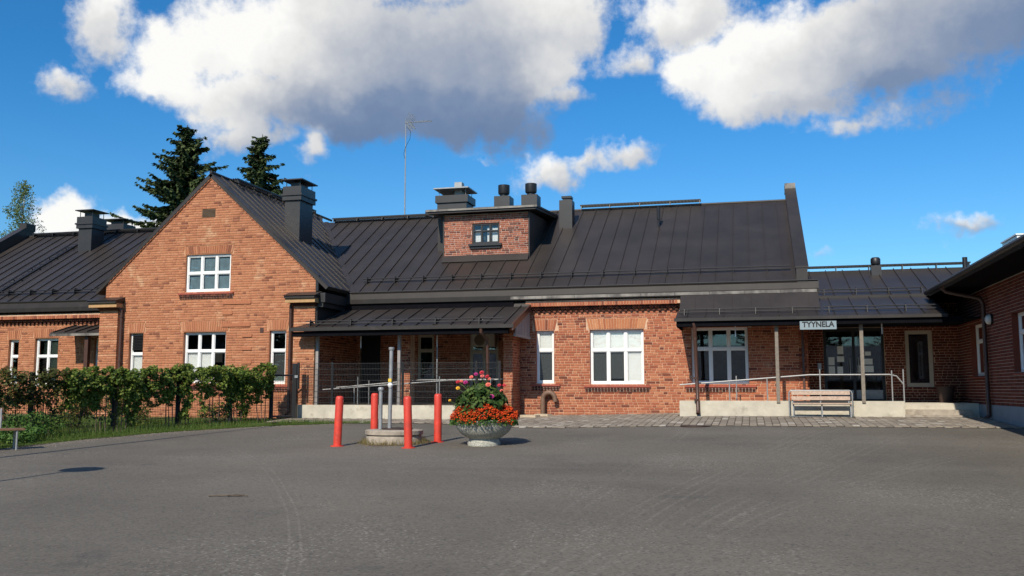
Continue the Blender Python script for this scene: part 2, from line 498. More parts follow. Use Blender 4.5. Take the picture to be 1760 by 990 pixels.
def granite_mat():
    m, N, b, out = material('exposed_aggregate')
    pos = N.node('ShaderNodeNewGeometry').outputs['Position']
    vo = N.node('ShaderNodeTexVoronoi')
    N.l.new(pos, vo.inputs['Vector'])
    vo.inputs['Scale'].default_value = 75
    rc = N.node('ShaderNodeSeparateColor')
    N.l.new(vo.outputs['Color'], rc.inputs[0])
    c = N.ramp(rc.outputs[0], [(0, (0.24, 0.24, 0.21)), (0.4, (0.38, 0.38, 0.325)), (0.85, (0.49, 0.48, 0.41)), (1, (0.64, 0.62, 0.54))])
    N.l.new(c, b.inputs['Base Color'])
    b.inputs['Roughness'].default_value = 0.85
    bump(N, b, vo.outputs['Distance'], 0.7, 0.012)


granite_mat()

# ------------------------------------------------------------------ mesh helpers


class MB:
    def __init__(self):
        self.v = []
        self.f = []

    def add(self, verts, faces):
        o = len(self.v)
        self.v.extend([tuple(p) for p in verts])
        self.f.extend([tuple(i + o for i in q) for q in faces])
        return self

    def box(self, x0, x1, y0, y1, z0, z1):
        return self.add([(x0, y0, z0), (x1, y0, z0), (x1, y1, z0), (x0, y1, z0), (x0, y0, z1), (x1, y0, z1), (x1, y1, z1), (x0, y1, z1)],
                        [(0, 3, 2, 1), (4, 5, 6, 7), (0, 1, 5, 4), (1, 2, 6, 5), (2, 3, 7, 6), (3, 0, 4, 7)])

    def hexa(self, a, b):
        """a, b: two loops of n points, joined"""
        n = len(a)
        fs = [tuple(range(n))[::-1], tuple(range(n, 2 * n))]
        for i in range(n):
            j = (i + 1) % n
            fs.append((i, j, n + j, n + i))
        return self.add(list(a) + list(b), fs)

    def extrude(self, poly, vec):
        v = Vector(vec)
        return self.hexa([Vector(p) for p in poly], [Vector(p) + v for p in poly])

    def tube(self, pts, r, n=8, r1=None, caps=True):
        pts = [Vector(p) for p in pts]
        rings = []
        m = len(pts)
        prev = None
        for i, p in enumerate(pts):
            if i == 0:
                d = pts[1] - p
            elif i == m - 1:
                d = p - pts[i - 1]
            else:
                d = (pts[i + 1] - p).normalized() + (p - pts[i - 1]).normalized()
            d.normalize()
            if prev is None:
                a = Vector((0, 0, 1)) if abs(d.z) < 0.9 else Vector((1, 0, 0))
                x = d.cross(a).normalized()
            else:
                x = (prev - d * prev.dot(d)).normalized()
            prev = x
            y = d.cross(x)
            rr = r if r1 is None else r + (r1 - r) * i / (m - 1)
            rings.append([p + (x * math.cos(2 * math.pi * k / n) + y * math.sin(2 * math.pi * k / n)) * rr for k in range(n)])
        vs = [q for ring in rings for q in ring]
        fs = []
        for i in range(m - 1):
            for k in range(n):
                k2 = (k + 1) % n
                fs.append((i * n + k, i * n + k2, (i + 1) * n + k2, (i + 1) * n + k))
        if caps:
            fs.append(tuple(range(n))[::-1])
            fs.append(tuple((m - 1) * n + k for k in range(n)))
        return self.add(vs, fs)

    def lathe(self, prof, c=(0, 0, 0), n=32):
        vs, fs = [], []
        for (r, z) in prof:
            for k in range(n):
                a = 2 * math.pi * k / n
                vs.append((c[0] + r * math.cos(a), c[1] + r * math.sin(a), c[2] + z))
        for i in range(len(prof) - 1):
            for k in range(n):
                k2 = (k + 1) % n
                fs.append((i * n + k, i * n + k2, (i + 1) * n + k2, (i + 1) * n + k))
        if prof[0][0] > 1e-5:
            fs.append(tuple(range(n))[::-1])
        if prof[-1][0] > 1e-5:
            fs.append(tuple((len(prof) - 1) * n + k for k in range(n)))
        return self.add(vs, fs)

    def build(self, name, mat, parent=None, smooth=False):
        me = bpy.data.meshes.new(name)
        me.from_pydata(self.v, [], self.f)
        me.materials.append(MATS[mat])
        if smooth:
            me.shade_smooth()
            me.set_sharp_from_angle(angle=R_(40))
        o = bpy.data.objects.new(name, me)
        COL.objects.link(o)
        attach(o, parent)
        return o


def attach(o, parent):
    if parent is not None:
        o.parent = parent
        if parent.get('_at'):
            o.matrix_parent_inverse = Matrix.Translation(-Vector(parent['_at']))


def arr_mesh(name, V, F, mat, parent=None):
    """V (n,3) and F (m,k) arrays"""
    V = np.asarray(V, dtype=np.float32)
    F = np.asarray(F, dtype=np.int32)
    me = bpy.data.meshes.new(name)
    me.vertices.add(len(V))
    me.vertices.foreach_set('co', V.ravel())
    k = F.shape[1]
    me.loops.add(F.size)
    me.loops.foreach_set('vertex_index', F.ravel())
    me.polygons.add(len(F))
    me.polygons.foreach_set('loop_start', np.arange(0, F.size, k, dtype=np.int32))
    me.polygons.foreach_set('loop_total', np.full(len(F), k, dtype=np.int32))
    me.update(calc_edges=True)
    me.materials.append(MATS[mat])
    o = bpy.data.objects.new(name, me)
    COL.objects.link(o)
    attach(o, parent)
    return o


def tag(o, label=None, cat=None, group=None, kind=None):
    if label:
        o['label'] = label
    if cat:
        o['category'] = cat
    if group:
        o['group'] = group
    if kind:
        o['kind'] = kind
    return o


def thing(name, label, cat, at=(0, 0, 0), group=None):
    o = bpy.data.objects.new(name, None)
    o.empty_display_size = 0.3
    COL.objects.link(o)
    o.location = at
    if tuple(at) != (0, 0, 0):
        o['_at'] = tuple(at)
    return tag(o, label, cat, group)


def copy_tree(o, parent=None):
    c = o.copy()
    COL.objects.link(c)
    c.parent = parent
    if parent is not None:
        c.matrix_parent_inverse = o.matrix_parent_inverse.copy()
    for ch in list(o.children):
        copy_tree(ch, c)
    return c


def sstep(t):
    t = max(0.0, min(1.0, t))
    return t * t * (3 - 2 * t)


def gz(x, y):
    """height of the yard: it climbs towards the buildings and a little towards the entrance"""
    z = -0.034 * (28.3 - y) if y < 28.3 else 0.0
    return z + 0.13 * sstep((x + 7) / 7.0) * sstep((y - 14) / 10.0)


# ------------------------------------------------------------------ ground
def sheet(name, xs_of, ys, nx, dz, mat, parent=None):
    V, F = [], []
    for j, y in enumerate(ys):
        x0, x1 = xs_of(y)
        for i in range(nx + 1):
            t = i / nx
            x = x0 + (x1 - x0) * t
            V.append((x, y, gz(x, y) + dz))
    for j in range(len(ys) - 1):
        for i in range(nx):
            a = j * (nx + 1) + i
            F.append((a, a + 1, a + nx + 2, a + nx + 1))
    return arr_mesh(name, V, F, mat, parent)


ys = [-600, -300, -120, -60] + list(np.arange(-40, 30.1, 0.5)) + [34, 50, 90, 200, 600]
gxs = [-900, -400, -150, -70] + list(np.arange(-44, 20.1, 0.8)) + [30, 70, 200, 600]
V = [(x, y, gz(x, y) - 0.05) for y in ys for x in gxs]
nx_ = len(gxs)
F = [(j * nx_ + i, j * nx_ + i + 1, (j + 1) * nx_ + i + 1, (j + 1) * nx_ + i) for j in range(len(ys) - 1) for i in range(nx_ - 1)]
tag(arr_mesh('ground', V, F, 'earth_ground'), kind='structure')

EDGE = [(-60, -60), (0, -40), (8, -24), (12, -16.6), (14.5, -15.5), (16.2, -15.05), (18.6, -14.84), (20.9, -14.15), (22.9, -12.83), (24.2, -11.3), (24.5, -10.0)]


def edge_x(y):
    for (y0, x0), (y1, x1) in zip(EDGE, EDGE[1:]):
        if y0 <= y <= y1:
            return x0 + (x1 - x0) * (y - y0) / (y1 - y0)
    return EDGE[0][1] if y < EDGE[0][0] else EDGE[-1][1]


PAVE_Y = lambda x: 24.45 - 1.5 * sstep((x + 9) / 4.5)      # front edge of the block paving


ya = [-60, -40, -20] + list(np.arange(-10, 24.51, 0.25))
tag(sheet('asphalt_yard', lambda y: (edge_x(y) + 0.05 * math.sin(y * 3.1) + 0.03 * math.sin(y * 11), 16.0), ya, 70, 0.0, 'asphalt'), kind='structure')

# ------------------------------------------------------------------ brick walls
CH, JT, BL, HL = 0.0785, 0.0125, 0.255, 0.121
UNIT_BRICK = None


def unit_box():
    global UNIT_BRICK
    if UNIT_BRICK is None:
        UNIT_BRICK = {}
    return UNIT_BRICK


def brick_mesh(mat):
    d = unit_box()
    if mat not in d:
        b = MB()
        # a brick with a small chamfer round its face
        e = 0.06
        a = [(-.5, .5, -.5), (.5, .5, -.5), (.5, .5, .5), (-.5, .5, .5)]
        m = [(-.5, -.42, -.5), (.5, -.42, -.5), (.5, -.42, .5), (-.5, -.42, .5)]
        c = [(-.485, -.5, -.44), (.485, -.5, -.44), (.485, -.5, .44), (-.485, -.5, .44)]
        fs = []
        for i in range(4):
            j = (i + 1) % 4
            fs += [(4 + i, 4 + j, j, i), (8 + i, 8 + j, 4 + j, 4 + i)]
        fs += [(8, 9, 10, 11), (3, 2, 1, 0)]
        fs = [f[::-1] for f in fs]
        me = bpy.data.meshes.new('brick')
        me.from_pydata(a + m + c, [], fs)
        me.materials.append(MATS[mat])
        d[mat] = me
    return d[mat]


class Wall:
    """a brick wall in the plane through O spanned by U and z, N pointing out of the wall"""
    def __init__(self, parent, O, U, Nn, u0, u1, z0, z1, mat, mortar, openings=(), lintels=(), ends=None, name='wall', seed=0, groove=0, brick_h=CH, z_off=0.0, depth=0.30):
        self.O, self.U, self.N = Vector(O), Vector(U), Vector(Nn)
        self.mat = mat
        rr = random.Random(seed + 100)
        ends = ends or (lambda z: (u0, u1))
        self.ends = ends
        # mortar bed with real openings
        zs = {z0, z1}
        for (a, b, c, d) in openings:
            zs |= {c, d}
        zs = sorted(z for z in zs if z0 <= z <= z1)
        fine = [zs[0]]
        for a, b in zip(zs, zs[1:]):
            if ends(a) != ends(b):
                n = max(1, int((b - a) / 0.08))
                fine += [a + (b - a) * k / n for k in range(1, n + 1)]
            else:
                fine.append(b)
        bed = MB()
        for a, b in zip(fine, fine[1:]):
            zm = (a + b) / 2
            segs = [[ends(a + 1e-6)[0], ends(a + 1e-6)[1], ends(b - 1e-6)[0], ends(b - 1e-6)[1]]]
            for (ou0, ou1, oz0, oz1) in openings:
                if oz0 < zm < oz1:
                    new = []
                    for s in segs:
                        if s[0] < ou0:
                            new.append([s[0], min(s[1], ou0), s[2], min(s[3], ou0)])
                        if s[1] > ou1:
                            new.append([max(s[0], ou1), s[1], max(s[2], ou1), s[3]])
                    segs = new
            for s in segs:
                if s[1] - s[0] < 1e-4 and s[3] - s[2] < 1e-4:
                    continue
                fr = [self.P(s[0], -0.011, a), self.P(s[1], -0.011, a), self.P(s[3], -0.011, b), self.P(s[2], -0.011, b)]
                bk = [p - self.N * depth for p in fr]
                bed.hexa(fr, bk)
        self.part = bed.build(name, mortar, parent)
        # bricks
        self.bricks = []
        row = 0
        z = z0 + z_off
        block = list(openings) + list(lintels)
        while z < z1 - 0.02:
            zt = min(z + brick_h - JT, z1)
            if groove and row % groove == groove - 1:
                zt -= 0.03
            ea, eb = ends(z), ends(min(zt, z1))
            lo, hi = max(ea[0], eb[0]), min(ea[1], eb[1])
            if z_off:
                lo, hi = lo, hi
            u = lo - rr.random() * 0.27
            k = row % 3
            while u < hi:
                L = HL if (k % 2 == 1) else BL
                if rr.random() < 0.12:
                    L = HL
                k += 1
                a, b = max(u, lo), min(u + L, hi)
                u += L + JT
                if b - a < 0.025:
                    continue
                self.cut(a, b, z, zt, block, rr)
            z += brick_h
            row += 1

    def P(self, u, n, z):
        return self.O + self.U * u + self.N * n + Vector((0, 0, z))

    def cut(self, a, b, z, zt, block, rr):
        rects = [(a, b, z, zt)]
        for (o0, o1, p0, p1) in block:
            new = []
            for (x0, x1, y0, y1) in rects:
                if o1 <= x0 or o0 >= x1 or p1 <= y0 or p0 >= y1:
                    new.append((x0, x1, y0, y1))
                    continue
                if x0 < o0:
                    new.append((x0, o0 - 0.004, y0, y1))
                if x1 > o1:
                    new.append((o1 + 0.004, x1, y0, y1))
                m0, m1 = max(x0, o0), min(x1, o1)
                if y0 < p0:
                    new.append((m0, m1, y0, p0 - 0.004))
                if y1 > p1:
                    new.append((m0, m1, p1 + 0.004, y1))
            rects = new
        for r in rects:
            if r[1] - r[0] > 0.025 and r[3] - r[2] > 0.015:
                self.bricks.append((*r, rr.uniform(-0.0025, 0.0035), 0.03))

    def soldiers(self, u0, u1, z0, z1, w=0.066, fan=0.12, proud=0.004):
        """upright bricks of a lintel, leaning outwards from the middle"""
        n = max(1, round((u1 - u0) / (w + JT)))
        out = []
        c = (u0 + u1) / 2
        st = (u1 - u0) / n
        for i in range(n):
            a = u0 + i * st + JT / 2
            b = a + st - JT
            la = (a - c) / (u1 - u0) * 2 * fan
            lb = (b - c) / (u1 - u0) * 2 * fan
            out.append((a, b, la, lb))
        bl = MB()
        for a, b, la, lb in out:
            fr = [self.P(a, proud, z0), self.P(b, proud, z0), self.P(b + lb, proud, z1), self.P(a + la, proud, z1)]
            bl.hexa(fr, [p - self.N * 0.035 for p in fr])
        return bl

    def depth_of(self, r):
        p = self.P((r[0] + r[1]) / 2, 0, (r[2] + r[3]) / 2) - EYE
        fw = Vector((-math.sin(YAW), math.cos(YAW), 0))
        rt = Vector((math.cos(YAW), math.sin(YAW), 0))
        d = p.dot(fw)
        return d, 880 + FPX * p.dot(rt) / d

    def finish(self, singles):
        """singles: set of brick indices that become objects of their own"""
        V, F = [], []
        for i, (a, b, z0, z1, pr, dp) in enumerate(self.bricks):
            if i in singles:
                o = bpy.data.objects.new('brick', brick_mesh(self.mat))
                COL.objects.link(o)
                o.parent = self.part
                if self.part.parent is not None and self.part.parent.get('_at'):
                    pass
                c = self.P((a + b) / 2, pr - dp / 2, (z0 + z1) / 2)
                M = Matrix(((self.U.x, -self.N.x, 0, c.x), (self.U.y, -self.N.y, 0, c.y), (0, 0, 1, c.z), (0, 0, 0, 1)))
                S = Matrix.Diagonal((b - a, dp, z1 - z0, 1))
                o.matrix_basis = M @ S
                continue
            o = len(V)
            e = 0.004
            for (uu, nn, zz) in ((a, pr - dp, z0), (b, pr - dp, z0), (b, pr - dp, z1), (a, pr - dp, z1),
                                 (a, pr - e, z0), (b, pr - e, z0), (b, pr - e, z1), (a, pr - e, z1),
                                 (a + e, pr, z0 + e), (b - e, pr, z0 + e), (b - e, pr, z1 - e), (a + e, pr, z1 - e)):
                V.append(self.P(uu, nn, zz))
            for k in range(4):
                j = (k + 1) % 4
                F.append((o + k, o + j, o + 4 + j, o + 4 + k))
                F.append((o + 4 + k, o + 4 + j, o + 8 + j, o + 8 + k))
            F.append((o + 8, o + 9, o + 10, o + 11))
        if F:
            s = arr_mesh('brickwork', V, F, self.mat, self.part)
            tag(s, kind='stuff')


def finish_walls(walls, n=290):
    cand = []
    for w in walls:
        for i, r in enumerate(w.bricks):
            if r[1] - r[0] < 0.2 or r[3] - r[2] < 0.05:
                continue
            d, px = w.depth_of(r)
            if getattr(w, 'hidden', False) or not (10 < px < 1750):
                continue
            if getattr(w, 'vis', None) and not w.vis((r[0] + r[1]) / 2, (r[2] + r[3]) / 2):
                continue
            cand.append((d, id(w), i))
    cand.sort()
    pick = {}
    for d, k, i in cand[:n]:
        pick.setdefault(k, set()).add(i)
    for w in walls:
        w.finish(pick.get(id(w), set()))


def window(parent, w, u0, u1, z0, z1, cols, split=0.36, inset=0.11, fw=0.075, blinds=None, frame='white_paint', back='interior', label=None, mull=None, equal=False, room=0.5):
    """a framed window in wall w; blinds: dict (col,row)->(material, fraction from the top)"""
    mull = mull or fw
    f = MB()
    n0, n1 = -inset - 0.06, -inset
    def bx(a, b, c, d, na=n0, nb=n1):
        fr = [w.P(a, nb, c), w.P(b, nb, c), w.P(b, nb, d), w.P(a, nb, d)]
        f.hexa(fr, [p + w.N * (na - nb) for p in fr])
    bx(u0, u0 + fw, z0, z1)
    bx(u1 - fw, u1, z0, z1)
    bx(u0 + fw, u1 - fw, z0, z0 + fw)
    bx(u0 + fw, u1 - fw, z1 - fw, z1)
    iw = (u1 - u0 - 2 * fw - (cols - 1) * mull) / cols
    zt = z1 - fw - (z1 - z0 - 2 * fw - mull) * (0.5 if equal else split)
    rows = [(zt + 0.0, z1 - fw), (z0 + fw, zt - mull)] if split else [(z0 + fw, z1 - fw)]
    if split:
        bx(u0 + fw, u1 - fw, zt - mull, zt, n0 + 0.004, n1 + 0.006)
    for c in range(1, cols):
        a = u0 + fw + c * iw + (c - 1) * mull
        for (ra, rb) in rows:
            bx(a, a + mull, ra, rb, n0 + 0.006, n1 + 0.004)
    # casement beads
    for c in range(cols):
        a = u0 + fw + c * (iw + mull)
        for (ra, rb) in rows:
            t = 0.022
            bx(a, a + t, ra, rb, n0 + 0.01, n1 - 0.018)
            bx(a + iw - t, a + iw, ra, rb, n0 + 0.01, n1 - 0.018)
            bx(a + t, a + iw - t, ra, ra + t, n0 + 0.01, n1 - 0.018)
            bx(a + t, a + iw - t, rb - t, rb, n0 + 0.01, n1 - 0.018)
    fo = f.build('window', frame, parent)
    if label:
        fo['label'] = label
    for c in range(cols):
        a = u0 + fw + c * (iw + mull)
        for ri, (ra, rb) in enumerate(rows):
            g = MB()
            fr = [w.P(a, n1 - 0.030, ra), w.P(a + iw, n1 - 0.030, ra), w.P(a + iw, n1 - 0.030, rb), w.P(a, n1 - 0.030, rb)]
            g.hexa(fr, [p - w.N * 0.006 for p in fr])
            g.build('pane', 'window_glass', fo)
            bl = (blinds or {}).get((c, ri))
            if bl:
                m, fr_ = bl[0], bl[1]
                b0 = rb - (rb - ra) * fr_
                q = [w.P(a, n1 - 0.075, b0), w.P(a + iw, n1 - 0.075, b0), w.P(a + iw, n1 - 0.075, rb), w.P(a, n1 - 0.075, rb)]
                MB().hexa(q, [p - w.N * 0.008 for p in q]).build('blind', m, fo)
    rvl = MB()
    t_ = 0.012
    for (a, b, c, d) in ((u0, u0 + t_, z0, z1), (u1 - t_, u1, z0, z1), (u0 + t_, u1 - t_, z1 - t_, z1)):
        fr = [w.P(a, -0.002, c), w.P(b, -0.002, c), w.P(b, -0.002, d), w.P(a, -0.002, d)]
        rvl.hexa(fr, [p - w.N * (inset - 0.004) for p in fr])
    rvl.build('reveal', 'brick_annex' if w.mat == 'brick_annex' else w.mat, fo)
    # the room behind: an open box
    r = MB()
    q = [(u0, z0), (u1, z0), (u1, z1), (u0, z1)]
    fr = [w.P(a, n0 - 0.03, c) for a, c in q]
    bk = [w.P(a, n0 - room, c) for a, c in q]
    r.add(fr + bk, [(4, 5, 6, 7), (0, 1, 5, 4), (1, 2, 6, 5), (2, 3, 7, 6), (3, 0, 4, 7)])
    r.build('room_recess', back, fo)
    return fo


def sill(fo, w, u0, u1, z, course='brick_dark', h=0.21):
    s = MB()
    prof = [(-0.10, 0.0), (0.085, -0.045), (0.085, -0.085), (-0.10, -0.085)]
    s.hexa([w.P(u0, n, z + dz) for n, dz in prof], [w.P(u1, n, z + dz) for n, dz in prof])
    s.build('sill', 'red_sill', fo)
    m = MB()
    for (zz0, zz1, pr) in ((z - 0.152, z - 0.087, 0.048), (z - 0.215, z - 0.153, 0.022)):
        fr = [w.P(u0 + 0.03, pr, zz0), w.P(u1 - 0.03, pr, zz0), w.P(u1 - 0.03, pr, zz1), w.P(u0 + 0.03, pr, zz1)]
        m.hexa(fr, [p - w.N * (pr + 0.02) for p in fr])
    m.build('sill_bed', 'mortar_pale', fo)
    b = MB()
    st = 0.094
    n = int((u1 - u0 - 0.06) / st)
    st = (u1 - u0 - 0.06) / n
    for i in range(n):
        a = u0 + 0.03 + i * st
        for (zz0, zz1, pr, sh) in ((z - 0.150, z - 0.088, 0.066, 0), (z - 0.213, z - 0.157, 0.036, 0.0)):
            fr = [w.P(a + 0.008, pr, zz0), w.P(a + st - 0.008, pr, zz0), w.P(a + st - 0.008, pr, zz1), w.P(a + 0.008, pr, zz1)]
            b.hexa(fr, [p - w.N * 0.05 for p in fr])
    o = b.build('sill_course', course, fo)
    tag(o, kind='stuff')


# ------------------------------------------------------------------ roofs
def clip_poly(poly, planes):
    """poly: list of (a,b); planes: list of (p,q,r) keeping p*a+q*b+r >= 0"""
    for (p, q, r) in planes:
        out = []
        for i in range(len(poly)):
            A, B = poly[i], poly[(i + 1) % len(poly)]
            da = p * A[0] + q * A[1] + r
            db = p * B[0] + q * B[1] + r
            if da >= 0:
                out.append(A)
            if (da >= 0) != (db >= 0):
                t = da / (da - db)
                out.append((A[0] + (B[0] - A[0]) * t, A[1] + (B[1] - A[1]) * t))
        poly = out
        if len(poly) < 3:
            return []
    return poly


class Slope:
    """roof slope: point = O + a*A + b*S, A along the eave, S up the slope; panels of width w"""
    def __init__(self, parent, O, A, S, a0, a1, b0, b1, w, planes=(), mat='roof_metal', name='roof', deck=0.10, rib=0.034, start=0.0, under=None):
        self.O, self.A, self.S = Vector(O), Vector(A), Vector(S)
        self.Nn = self.A.cross(self.S).normalized()
        if self.Nn.z < 0:
            self.Nn = -self.Nn
        full = clip_poly([(a0, b0), (a1, b0), (a1, b1), (a0, b1)], planes)
        d = MB()
        d.extrude([self.P(a, b, -0.02) for a, b in full], -self.Nn * deck)
        self.deck = d.build(name, under or mat, parent)
        a = a0 + start - (w if start else 0)
        while a < a1 - 0.02:
            pa, pb = max(a, a0), min(a + w, a1)
            poly = clip_poly([(pa, b0), (pb, b0), (pb, b1), (pa, b1)], planes)
            if len(poly) >= 3:
                m = MB()
                j = random.uniform(0, 0.004)
                m.extrude([self.P(x, y, j) for x, y in poly], -self.Nn * (0.012 + j))
                rb = clip_poly([(pa, b0 + 0.03), (pa + 0.022, b0 + 0.03), (pa + 0.022, b1), (pa, b1)], planes)
                if len(rb) >= 3 and rib and pa > a0 + 0.01:
                    m.extrude([self.P(x, y, rib + 0.004) for x, y in rb], -self.Nn * (rib - 0.001))
                m.build('roof_panel', mat, self.deck)
            a += w

    def P(self, a, b, n=0.0):
        return self.O + self.A * a + self.S * b + self.Nn * n


def snow_guard(parent, sl, a0, a1, b, step=1.0, mat='dark_metal'):
    m = MB()
    for n, bb in ((0.07, b), (0.15, b + 0.02)):
        m.tube([sl.P(a0, bb, n), sl.P(a1, bb, n)], 0.017, 6)
    a = a0 + 0.15
    while a < a1:
        q = [sl.P(a, b - 0.10, 0.012), sl.P(a, b + 0.26, 0.012), sl.P(a, b + 0.04, 0.20), sl.P(a, b - 0.01, 0.18)]
        m.extrude(q, sl.A * 0.012)
        a += step
    return m.build('snow_guard', mat, parent)


def walkway(parent, pts0, pts1, h=0.06, wd=0.34, step=1.0):
    """grated roof walkway along a ridge between two points"""
    a, b = Vector(pts0), Vector(pts1)
    L = (b - a).length
    d = (b - a).normalized()
    y = Vector((-d.y, d.x, 0))
    m = MB()
    up = Vector((0, 0, 1))
    for k in range(5):
        o = -y * (wd / 2) + y * (wd * k / 4)
        q = [a + o + up * h, a + o + y * 0.02 + up * h, a + o + y * 0.02 + up * (h + 0.045), a + o + up * (h + 0.045)]
        m.extrude(q, b - a)
    n = int(L / 0.12)
    for i in range(n):
        p = a + d * (L * (i + 0.5) / n)
        q = [p - y * wd / 2 + up * (h + 0.01), p + y * wd / 2 + up * (h + 0.01), p + y * wd / 2 + up * (h + 0.035), p - y * wd / 2 + up * (h + 0.035)]
        m.extrude(q, d * 0.012)
    n = max(2, int(L / step))
    for i in range(n + 1):
        p = a + d * (L * min(max(i / n, 0.01), 0.99))
        q = [p - y * 0.20 - up * 0.06, p + y * 0.02 + up * 0.02, p + y * 0.02 + up * h, p - y * 0.17 + up * h]
        m.extrude(q, d * 0.02)
    return m.build('roof_walkway', 'dark_metal', parent)


def chimney(parent, x0, x1, y0, y1, zb, zt, cap=0.0, corbel=True, plate='chimney_metal'):
    m = MB()
    m.box(x0, x1, y0, y1, zb, zt)
    o = m.build('chimney', 'chimney_metal', parent)
    if corbel:
        c = MB()
        c.box(x0 - 0.07, x1 + 0.07, y0 - 0.07, y1 + 0.07, zt - 0.42, zt - 0.26)
        c.box(x0 - 0.11, x1 + 0.11, y0 - 0.11, y1 + 0.11, zt - 0.262, zt - 0.20)
        c.box(x0 - 0.06, x1 + 0.06, y0 - 0.06, y1 + 0.06, zt - 0.202, zt + 0.06)
        c.build('corbel', 'chimney_metal', o)
    if cap:
        c = MB()
        e = 0.12
        for x in (x0 + 0.03, x1 - 0.03):
            for y in (y0 + 0.03, y1 - 0.03):
                c.box(x - 0.01, x + 0.01, y - 0.01, y + 0.01, zt + 0.05, zt + 0.06 + cap)
        c.box(x0 - e, x1 + e, y0 - e, y1 + e, zt + 0.05 + cap, zt + 0.085 + cap)
        c.build('rain_cap', plate, o)
        g = MB()
        g.box((x0 * .75 + x1 * .25), (x0 * .25 + x1 * .75), y0 + 0.12, y1 - 0.12, zt + 0.04, zt + 0.05 + cap * 0.75)
        g.build('flue', 'chimney_metal', o)
    return o


FY, GY = 28.3, 26.5            # front of the long wing, front of the gabled wing
RZ, RY, RS = 7.47, 33.9, 0.60  # ridge height, ridge line, slope of the long roof
GX, GZ, GS = -16.92, 7.85, 0.905
XL, XR, XG = -30.6, 1.62, -13.08

house = thing('brick_building', 'long old brick building with pointed gable, dark metal roof and white windows', 'building', (-12.0, 30.0, 0.0))

# ---- main long wing: wall with windows
XF = Vector((1, 0, 0))
NF = Vector((0, -1, 0))
wa, wb_, wc = (-6.48, -5.89), (-4.79, -3.12), (-1.72, -0.06)
LZ0, LZ1 = 2.655, 2.98
ops_main = [(wa[0], wa[1], 1.0, 2.64), (wb_[0], wb_[1], 0.97, 2.64), (wc[0], wc[1], 0.97, 2.66)]
lin_main = [(a - 0.10, b + 0.10, 2.64, LZ1) for (a, b) in (wa, wb_, wc)]
w_main = Wall(house, (0, FY, 0), XF, NF, -7.0, XR, -0.35, 3.58, 'brick_main', 'mortar_main', ops_main, lin_main, seed=1)
w_main.vis = lambda u, z: u > -5.9 and z > (0.55 if u > -2 else 0.15) and z < 3.1
for (a, b), mt in ((wa, 'brick_main'), (wb_, 'brick_arch'), (wc, 'brick_main')):
    o = w_main.soldiers(a - 0.02, b + 0.02, 2.66, LZ1 - 0.01, fan=0.07).build('lintel', mt, house)
BW = 'blind_white'
BG = 'blind_grey'
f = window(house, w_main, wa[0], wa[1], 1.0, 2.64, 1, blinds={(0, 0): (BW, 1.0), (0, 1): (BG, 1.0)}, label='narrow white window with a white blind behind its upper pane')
sill(f, w_main, wa[0] - 0.15, wa[1] + 0.18, 1.0)
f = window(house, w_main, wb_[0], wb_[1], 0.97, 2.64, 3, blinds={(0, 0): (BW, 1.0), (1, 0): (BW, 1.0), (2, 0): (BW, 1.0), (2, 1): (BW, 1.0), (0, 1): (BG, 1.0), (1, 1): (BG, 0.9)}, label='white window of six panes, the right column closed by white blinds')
sill(f, w_main, wb_[0] - 0.17, wb_[1] + 0.17, 0.96)
f = window(house, w_main, wc[0], wc[1], 0.97, 2.66, 3, label='white six pane window behind the entrance railing')
sill(f, w_main, wc[0] - 0.2, wc[1] + 0.2, 0.96)
# porch: recessed back wall with doorway, narrow window and double window
BY = 29.6
w_back = Wall(house, (0, BY, 0), XF, NF, XG - 0.2, -7.12, 0.0, 3.3, 'brick_main', 'mortar_main', [(-12.95, -12.2, 0.36, 2.66), (-10.86, -10.26, 1.09, 2.65), (-9.03, -8.03, 0.7, 2.65)], seed=3)
w_back.hidden = True
f = window(house, w_back, -10.86, -10.26, 1.09, 2.65, 1, split=0.32, frame='cream_paint', inset=0.03)
f = window(house, w_back, -9.03, -8.03, 0.7, 2.65, 2, split=0.28, frame='cream_paint', inset=0.03)
d = MB()
d.box(-12.95, -12.2, BY + 0.12, BY + 0.16, 0.36, 2.66)
d.build('door', 'dark_metal', house)
MB().box(-7.40, -7.125, FY + 0.31, BY + 0.2, -0.2, 3.5).build('porch_side_wall', 'brick_main', house)
MB().box(XG, -7.12, 28.02, 28.3, 3.0, 3.55).build('porch_beam', 'black_board', house)

# cornice of the long wing: a rowlock course over a dentil course
def cornice(x0, x1, y, zt):
    p = MB()
    q = MB()
    st = 0.085
    n = int((x1 - x0) / st)
    for i in range(n):
        a = x0 + i * st
        p.box(a, a + st - 0.012, y - 0.24, y + 0.02, zt - 0.115, zt)
        q.box(a, a + st - 0.012, y - 0.13, y + 0.02, zt - 0.20, zt - 0.13)
        if i % 2 == 0:
            q.box(a, a + st - 0.01, y - 0.075, y + 0.02, zt - 0.29, zt - 0.215)
    o = p.build('cornice_course', 'brick_main', house)
    tag(o, kind='stuff')
    o = q.build('dentil_course', 'brick_dark', house)
    tag(o, kind='stuff')
    MB().box(x0, x1, y - 0.23, y, zt - 0.10, zt + 0.06).build('cornice_backing', 'mortar_main', house)


cornice(-6.75, -2.0, FY, 3.48)
cornice(-30.4, -20.8, FY, 3.44)

# ---- gabled wing
GU0, GU1 = -20.81, -13.08


def gable_ends(z):
    if z <= 3.6:
        return (GU0, GU1)
    if z <= 4.30:
        return (-20.73, -13.12)
    k = (GZ - 0.06 - z) / GS
    return (max(-20.73, GX - k), min(-13.12, GX + k))


